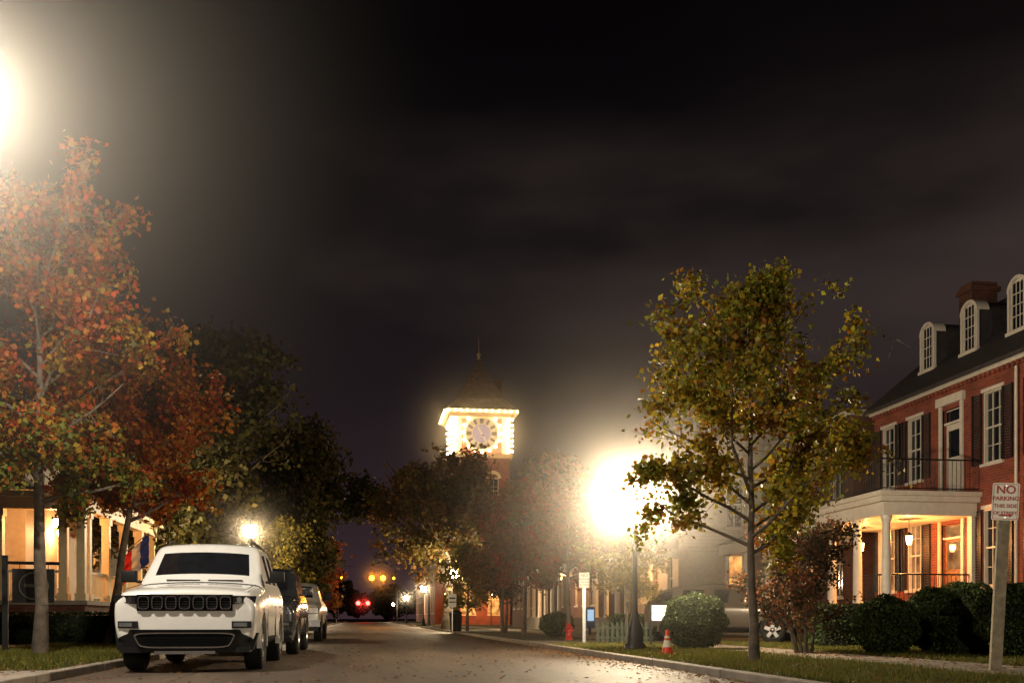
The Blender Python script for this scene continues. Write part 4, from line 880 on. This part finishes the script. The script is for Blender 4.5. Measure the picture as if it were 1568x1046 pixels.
# ------------------------------------------------------------ signs and street furniture
redtxt = mat('sign_red_ink', (.5, .02, .02), .5)
signw = mat('sign_face', (.72, .68, .58), .35, var=.06)
def text(s, size, x, z, y, parent, mt):
    cu = bpy.data.curves.new('lettering', 'FONT'); cu.body = s; cu.size = size; cu.align_x = 'CENTER'; cu.align_y = 'CENTER'; cu.offset = size*.018; cu.extrude = .0005
    o = bpy.data.objects.new('lettering', cu); COL.objects.link(o); o.parent = parent; o.location = (x, y, z); o.rotation_euler = (math.pi/2, 0, 0); cu.materials.append(mt)
def no_parking(X, Y, rot, top, w, h, lean, wood, base=.1):
    root = empty('no_parking_sign', (X, Y, base), rot); root.rotation_euler = (0, lean, rot); mb = MB()
    if wood: mb.box(-.065, .065, .01, .11, -.3, top-.12, M['wood'])
    else: mb.box(-.04, .04, .004, .05, -.3, top, M['alloy'])
    mb.build('post', root); mb = MB(); r = .025
    pts = []
    for (cx_, cz_, a0) in ((w/2-r, top-r, 0), (-w/2+r, top-r, 90), (-w/2+r, top-h+r, 180), (w/2-r, top-h+r, 270)):
        for k in range(5): a = math.radians(a0+k*22.5); pts.append((cx_+r*math.cos(a), cz_+r*math.sin(a)))
    mb.quad([(p[0], 0, p[1]) for p in pts], signw); mb.quad([(p[0], .003, p[1]) for p in pts[::-1]], M['alloy'])
    m = .014
    for (a, b, c, d) in ((-w/2+m, w/2-m, top-m-.006, top-m), (-w/2+m, w/2-m, top-h+m, top-h+m+.006), (-w/2+m, -w/2+m+.006, top-h+m+.006, top-m-.006), (w/2-m-.006, w/2-m, top-h+m+.006, top-m-.006)): mb.quad([(a, -.002, c), (b, -.002, c), (b, -.002, d), (a, -.002, d)], redtxt)
    for z in (top-.035, top-h+.035): mb.cyl((0, -.006, z), (0, 0, z), .008, .008, M['alloy'], 8)
    mb.build('panel', root)
    for i, (s, sz) in enumerate((('NO', .14), ('PARKING', .072), ('THIS SIDE', .062), ('OF STREET', .056))): text(s, sz*h/.457, 0, top-h*(.19+[0, .23, .43, .62][i]), -.004, root, redtxt)
    if wood:
        mb = MB(); mb.box(-.07, .05, -.004, -.003, top-h+.05, top-h+.07, redtxt); mb.add([(.05, -.0035, top-h+.035), (.09, -.0035, top-h+.06), (.05, -.0035, top-h+.085)], [(0, 1, 2)], redtxt); mb.build('arrow', root)
x, y = site(.4865, 12.3); no_parking(x, y, math.radians(-22), 2.32, .31, .46, .05, True)
x, y = site(.0725, 26.2); no_parking(x, y, math.radians(-6), 1.85, .27, .40, .0, False)
x, y = site(.156, 17.7); root = empty('traffic_cone', (x, y, .1)); mb = MB()
mb.box(-.14, .14, -.14, .14, 0, .025, M['orange']); mb.lathe((0, 0, 0), [(.105, .025), (.08, .14)], M['orange'], 16); mb.lathe((0, 0, 0), [(.08, .14), (.058, .26)], signw, 16); mb.lathe((0, 0, 0), [(.058, .26), (.05, .3)], M['orange'], 16); mb.lathe((0, 0, 0), [(.05, .3), (.042, .34)], signw, 16); mb.lathe((0, 0, 0), [(.042, .34), (.022, .45), (.001, .45)], M['orange'], 16); mb.build('cone', root)
x, y = site(.057, 30); root = empty('fire_hydrant', (x, y, .1)); mb = MB()
mb.lathe((0, 0, 0), [(.16, 0), (.16, .04), (.11, .05), (.11, .42), (.15, .44), (.15, .48), (.12, .5), (.09, .58), (.03, .62), (.03, .66), (.001, .66)], M['red'], 14)
mb.cyl((-.19, 0, .36), (.19, 0, .36), .05, .05, M['red'], 10); mb.cyl((0, -.17, .34), (0, 0, .34), .07, .07, M['red'], 10); mb.build('hydrant', root); root.scale = (.8, .8, .8)
x, y = site(-.0565, 50); root = empty('litter_bin', (x, y, .1)); mb = MB(); mb.lathe((0, 0, 0), [(.26, 0), (.3, .85), (.33, .87), (.33, .93), (.2, 1.05), (.05, 1.08)], M['blackp'], 16)
for k in range(16): t = k*math.pi/8; mb.cyl((.27*math.cos(t), .27*math.sin(t), .05), (.31*math.cos(t), .31*math.sin(t), .85), .015, .015, M['iron'], 4)
mb.build('bin', root)
x, y = site(-.060, 49); root = empty('notice_sign', (x, y, .1)); mb = MB(); mb.box(-.02, .02, 0, .04, 0, 1.9, M['alloy']); mb.box(-.2, .2, -.012, -.001, 1.2, 1.85, signw); mb.box(-.15, .15, -.016, -.0125, 1.6, 1.68, M['shut']); mb.box(-.15, .15, -.016, -.0125, 1.42, 1.48, M['shut']); mb.build('board', root)
x, y = site(.149, 23); root = empty('lit_sign_board', (x, y, .1), math.radians(-8)); mb = MB()
sb = mat('lit_board', (.75, .75, .72), .4, emit=(1, .92, .8), estr=.8)
mb.box(-.2, .2, -.02, .03, .6, .95, sb); mb.box(-.24, -.2, -.03, .04, 0, 1.0, M['blackp']); mb.box(.2, .24, -.03, .04, 0, 1.0, M['blackp']); mb.build('board', root)
for i, s in enumerate(('OPEN', 'LAW OFFICE', '252-555')): text(s, .08, 0, .88-.11*i, -.024, root, M['shut'])
x, y = site(.078, 40); root = empty('newspaper_box', (x, y, .1)); mb = MB(); mb.box(-.18, .18, -.18, .18, .25, 1.1, mat('blue_box', (.03, .12, .35), .4)); mb.box(-.13, .13, -.19, -.181, .55, 1.0, emis('blue_panel', (.5, .75, 1), .8)); mb.box(-.05, .05, -.05, .05, 0, .25, M['iron']); mb.build('cabinet', root)
root = empty('picket_fence', (*site(.112, 26), .1), math.radians(-10)); mb = MB(); gp = mat('green_pickets', (.04, .055, .035), .7)
for i in range(12): x0 = -.7+i*.125; mb.add([(x0, 0, 0), (x0+.07, 0, 0), (x0+.07, 0, .5), (x0+.035, 0, .58), (x0, 0, .5), (x0, .02, 0), (x0+.07, .02, 0), (x0+.07, .02, .5), (x0+.035, .02, .58), (x0, .02, .5)], [(0, 1, 2, 3, 4), (9, 8, 7, 6, 5), (0, 5, 6, 1), (1, 6, 7, 2), (2, 7, 8, 3), (3, 8, 9, 4), (4, 9, 5, 0)], gp)
mb.box(-.73, .78, .021, .05, .12, .17, gp); mb.box(-.73, .78, .021, .05, .38, .43, gp); mb.build('pickets', root)
x, y = site(-.509, 19); root = empty('hanging_sign', (x, y, .1), math.radians(10)); mb = MB()
mb.box(-.05, .05, -.05, .05, 0, 1.85, M['blackp']); mb.box(.05, .95, -.025, .025, 1.68, 1.74, M['blackp'])
mb.box(.12, .86, -.02, .02, .95, 1.6, M['shut'])
for q in (.25, .75): mb.cyl((q, 0, 1.6), (q, 0, 1.68), .008, .008, M['iron'], 5)
gs = mat('sign_grey', (.12, .115, .10), .5); mb.lathe((.49, -.022, 1.27), [(.27, 0), (.27, -.01), (.24, -.01), (.24, 0)], gs, 28, 'y'); mb.box(.33, .65, -.034, -.0225, 1.25, 1.31, gs); mb.build('board', root)

# ------------------------------------------------------------ trees
def T(name, b, d, H, clear, R, pal, n, ls, seed, **k):
    x, y = site(b, d); return tree(name, x, y, H, clear, R, pal, n, ls, seed, **k)
T('maple_tree', -.474, 17.6, 8.8, 2.9, 2.2, 'maple', 24000, .10, 11, tr=.12, nlimb=28, green_low=True, sparse_top=True, sig=.12, off=(-.25, 0), pk=(.68, .32), gaps=1.5)
T('red_maple_tree', -.405, 25.5, 7.3, 3.4, 2.5, 'red', 24000, .125, 12, tr=.13, nlimb=24, sig=.15, off=(1.1, 0), gaps=1.4)
T('oak_tree', -.318, 45, 13.2, 3.5, 4.4, 'dark', 22000, .26, 13, tr=.3, nlimb=26, sig=.32, gaps=1.4)
T('oak_tree', -.222, 62, 12.0, 3.0, 4.4, 'dark', 20000, .28, 14, tr=.3, nlimb=24, sig=.36, gaps=1.4)
T('oak_tree', -.39, 38, 9, 3.0, 3.4, 'dark', 9000, .24, 24, tr=.2, nlimb=18, sig=.35)
T('street_tree', -.236, 42.5, 4.7, 2.0, 1.5, 'yellow', 4500, .14, 15, tr=.08, nlimb=14)
T('street_tree', -.196, 88, 7.5, 2.0, 2.4, 'rust', 7000, .3, 16, tr=.15, nlimb=16, sig=.3)
T('maple_tree', .243, 14.7, 5.8, 1.7, 1.95, 'gold', 19000, .08, 33, tr=.075, nlimb=30, sig=.085, pw=1.0, sparse_top=True, pk=(.60, .38), off=(-.1, 0), gaps=1.5, top=.9, wobk=.6)
tree('oak_tree', 4.95, 60, 9.9, 3.6, 6.0, 'olive', 18000, .23, 18, tr=.42, nlimb=22, sig=.28, top=.6, gaps=1.5)
T('street_tree', .012, 40, 6.0, 2.2, 2.2, 'rust', 10000, .145, 19, tr=.1, nlimb=18, stems=1, sig=.17, gaps=1.4)
T('crape_myrtle', -.008, 44, 5.6, 1.5, 1.9, 'myrtle', 8000, .15, 20, tr=.14, nlimb=18, stems=3, sig=.18)
T('street_tree', .058, 31, 4.7, 2.0, 1.8, 'rust', 9000, .115, 21, tr=.09, nlimb=18, sig=.13, gaps=1.4)
T('street_tree', .115, 26.5, 3.1, 1.5, 1.2, 'yellow', 4500, .10, 22, tr=.06, nlimb=14, sig=.12)
T('street_tree', -.045, 52, 4.4, 1.2, 1.6, 'yellow', 4500, .16, 23, tr=.09, nlimb=14, sig=.18)
T('oak_tree', .05, 86, 15.5, 6, 3.0, 'rust', 7000, .34, 25, tr=.3, nlimb=18, sig=.4)
T('oak_tree', .09, 62, 8.2, 3, 3.6, 'olive', 9000, .28, 26, tr=.25, nlimb=18, sig=.35)
T('crape_myrtle', .296, 18.6, 2.4, .35, .9, 'myrtle', 9000, .065, 27, tr=.07, nlimb=24, stems=6, sig=.09, pw=.4, splay=.7)
def treeline():
    rng = np.random.default_rng(77); C = []; cols = []
    for i in range(34):
        cx_, cy_ = rng.uniform(-75, 75), rng.uniform(205, 300)
        if abs(cx_) < 5: cy_ = 400
        r = rng.uniform(3.5, 6.5); h = rng.uniform(7, 12); n = 1500; d = rng.normal(size=(n, 3)); d /= np.linalg.norm(d, axis=1)[:, None]
        q = d*(rng.uniform(.4, 1., n)**.5)[:, None]*np.array([r, r, h*.42])*(1+.25*np.sin(d[:, 0:1]*5+i)*np.cos(d[:, 2:3]*6)); q += np.array([cx_, cy_, h*.56]); C.append(q); cols.append(np.array(PAL['dark'])[rng.integers(0, 4, n)])
    leafmesh('distant_trees', np.vstack(C), .8, np.vstack(cols), M['leaf'], rng)
treeline()
# ------------------------------------------------------------ shrubs
G = [(.05, .075, .022), (.07, .095, .03), (.035, .055, .018)]
def B(name, b, d, rx, ry, h, n, ls, cols, seed, **k):
    x, y = site(b, d); return bush(name, x, y, rx, ry, h, n, ls, cols, seed, **k)
B('round_shrub', .184, 20.8, .66, .66, 1.2, 11000, .045, G, 1)
B('round_shrub', .376, 17.6, .58, .58, 1.05, 10000, .045, G, 2)
B('round_shrub', .425, 18.6, .62, .6, 1.2, 10000, .045, G, 3)
B('box_hedge', .470, 17.5, .75, .4, .7, 9000, .045, G, 4, box=True)
B('round_shrub', .508, 16.2, .62, .62, 1.25, 9000, .045, G, 5)
B('box_hedge', .13, 28.2, .95, .4, .75, 7000, .05, G, 6, box=True)
B('box_hedge', .345, 22.5, 1.1, .5, 1.0, 9000, .05, G, 7, box=True)
B('round_shrub', .045, 35, .6, .6, .9, 4000, .06, G, 8)
B('box_hedge', -.47, 25.5, 2.6, .4, .8, 9000, .06, G, 9, box=True)
B('round_shrub', .455, 22.5, .8, .8, 1.5, 9000, .05, G, 10)

# ------------------------------------------------------------ camera
cam = bpy.data.cameras.new('camera'); co = bpy.data.objects.new('camera', cam); COL.objects.link(co)
co.location = (0, 0, .75); co.rotation_euler = (math.pi/2, 0, -TH); cam.lens = 35; cam.sensor_width = 36; cam.shift_y = .270; cam.clip_end = 3000; cam.clip_start = .05
scene.camera = co
scene.view_settings.view_transform = 'Standard'; scene.view_settings.look = 'None'; scene.view_settings.exposure = 0
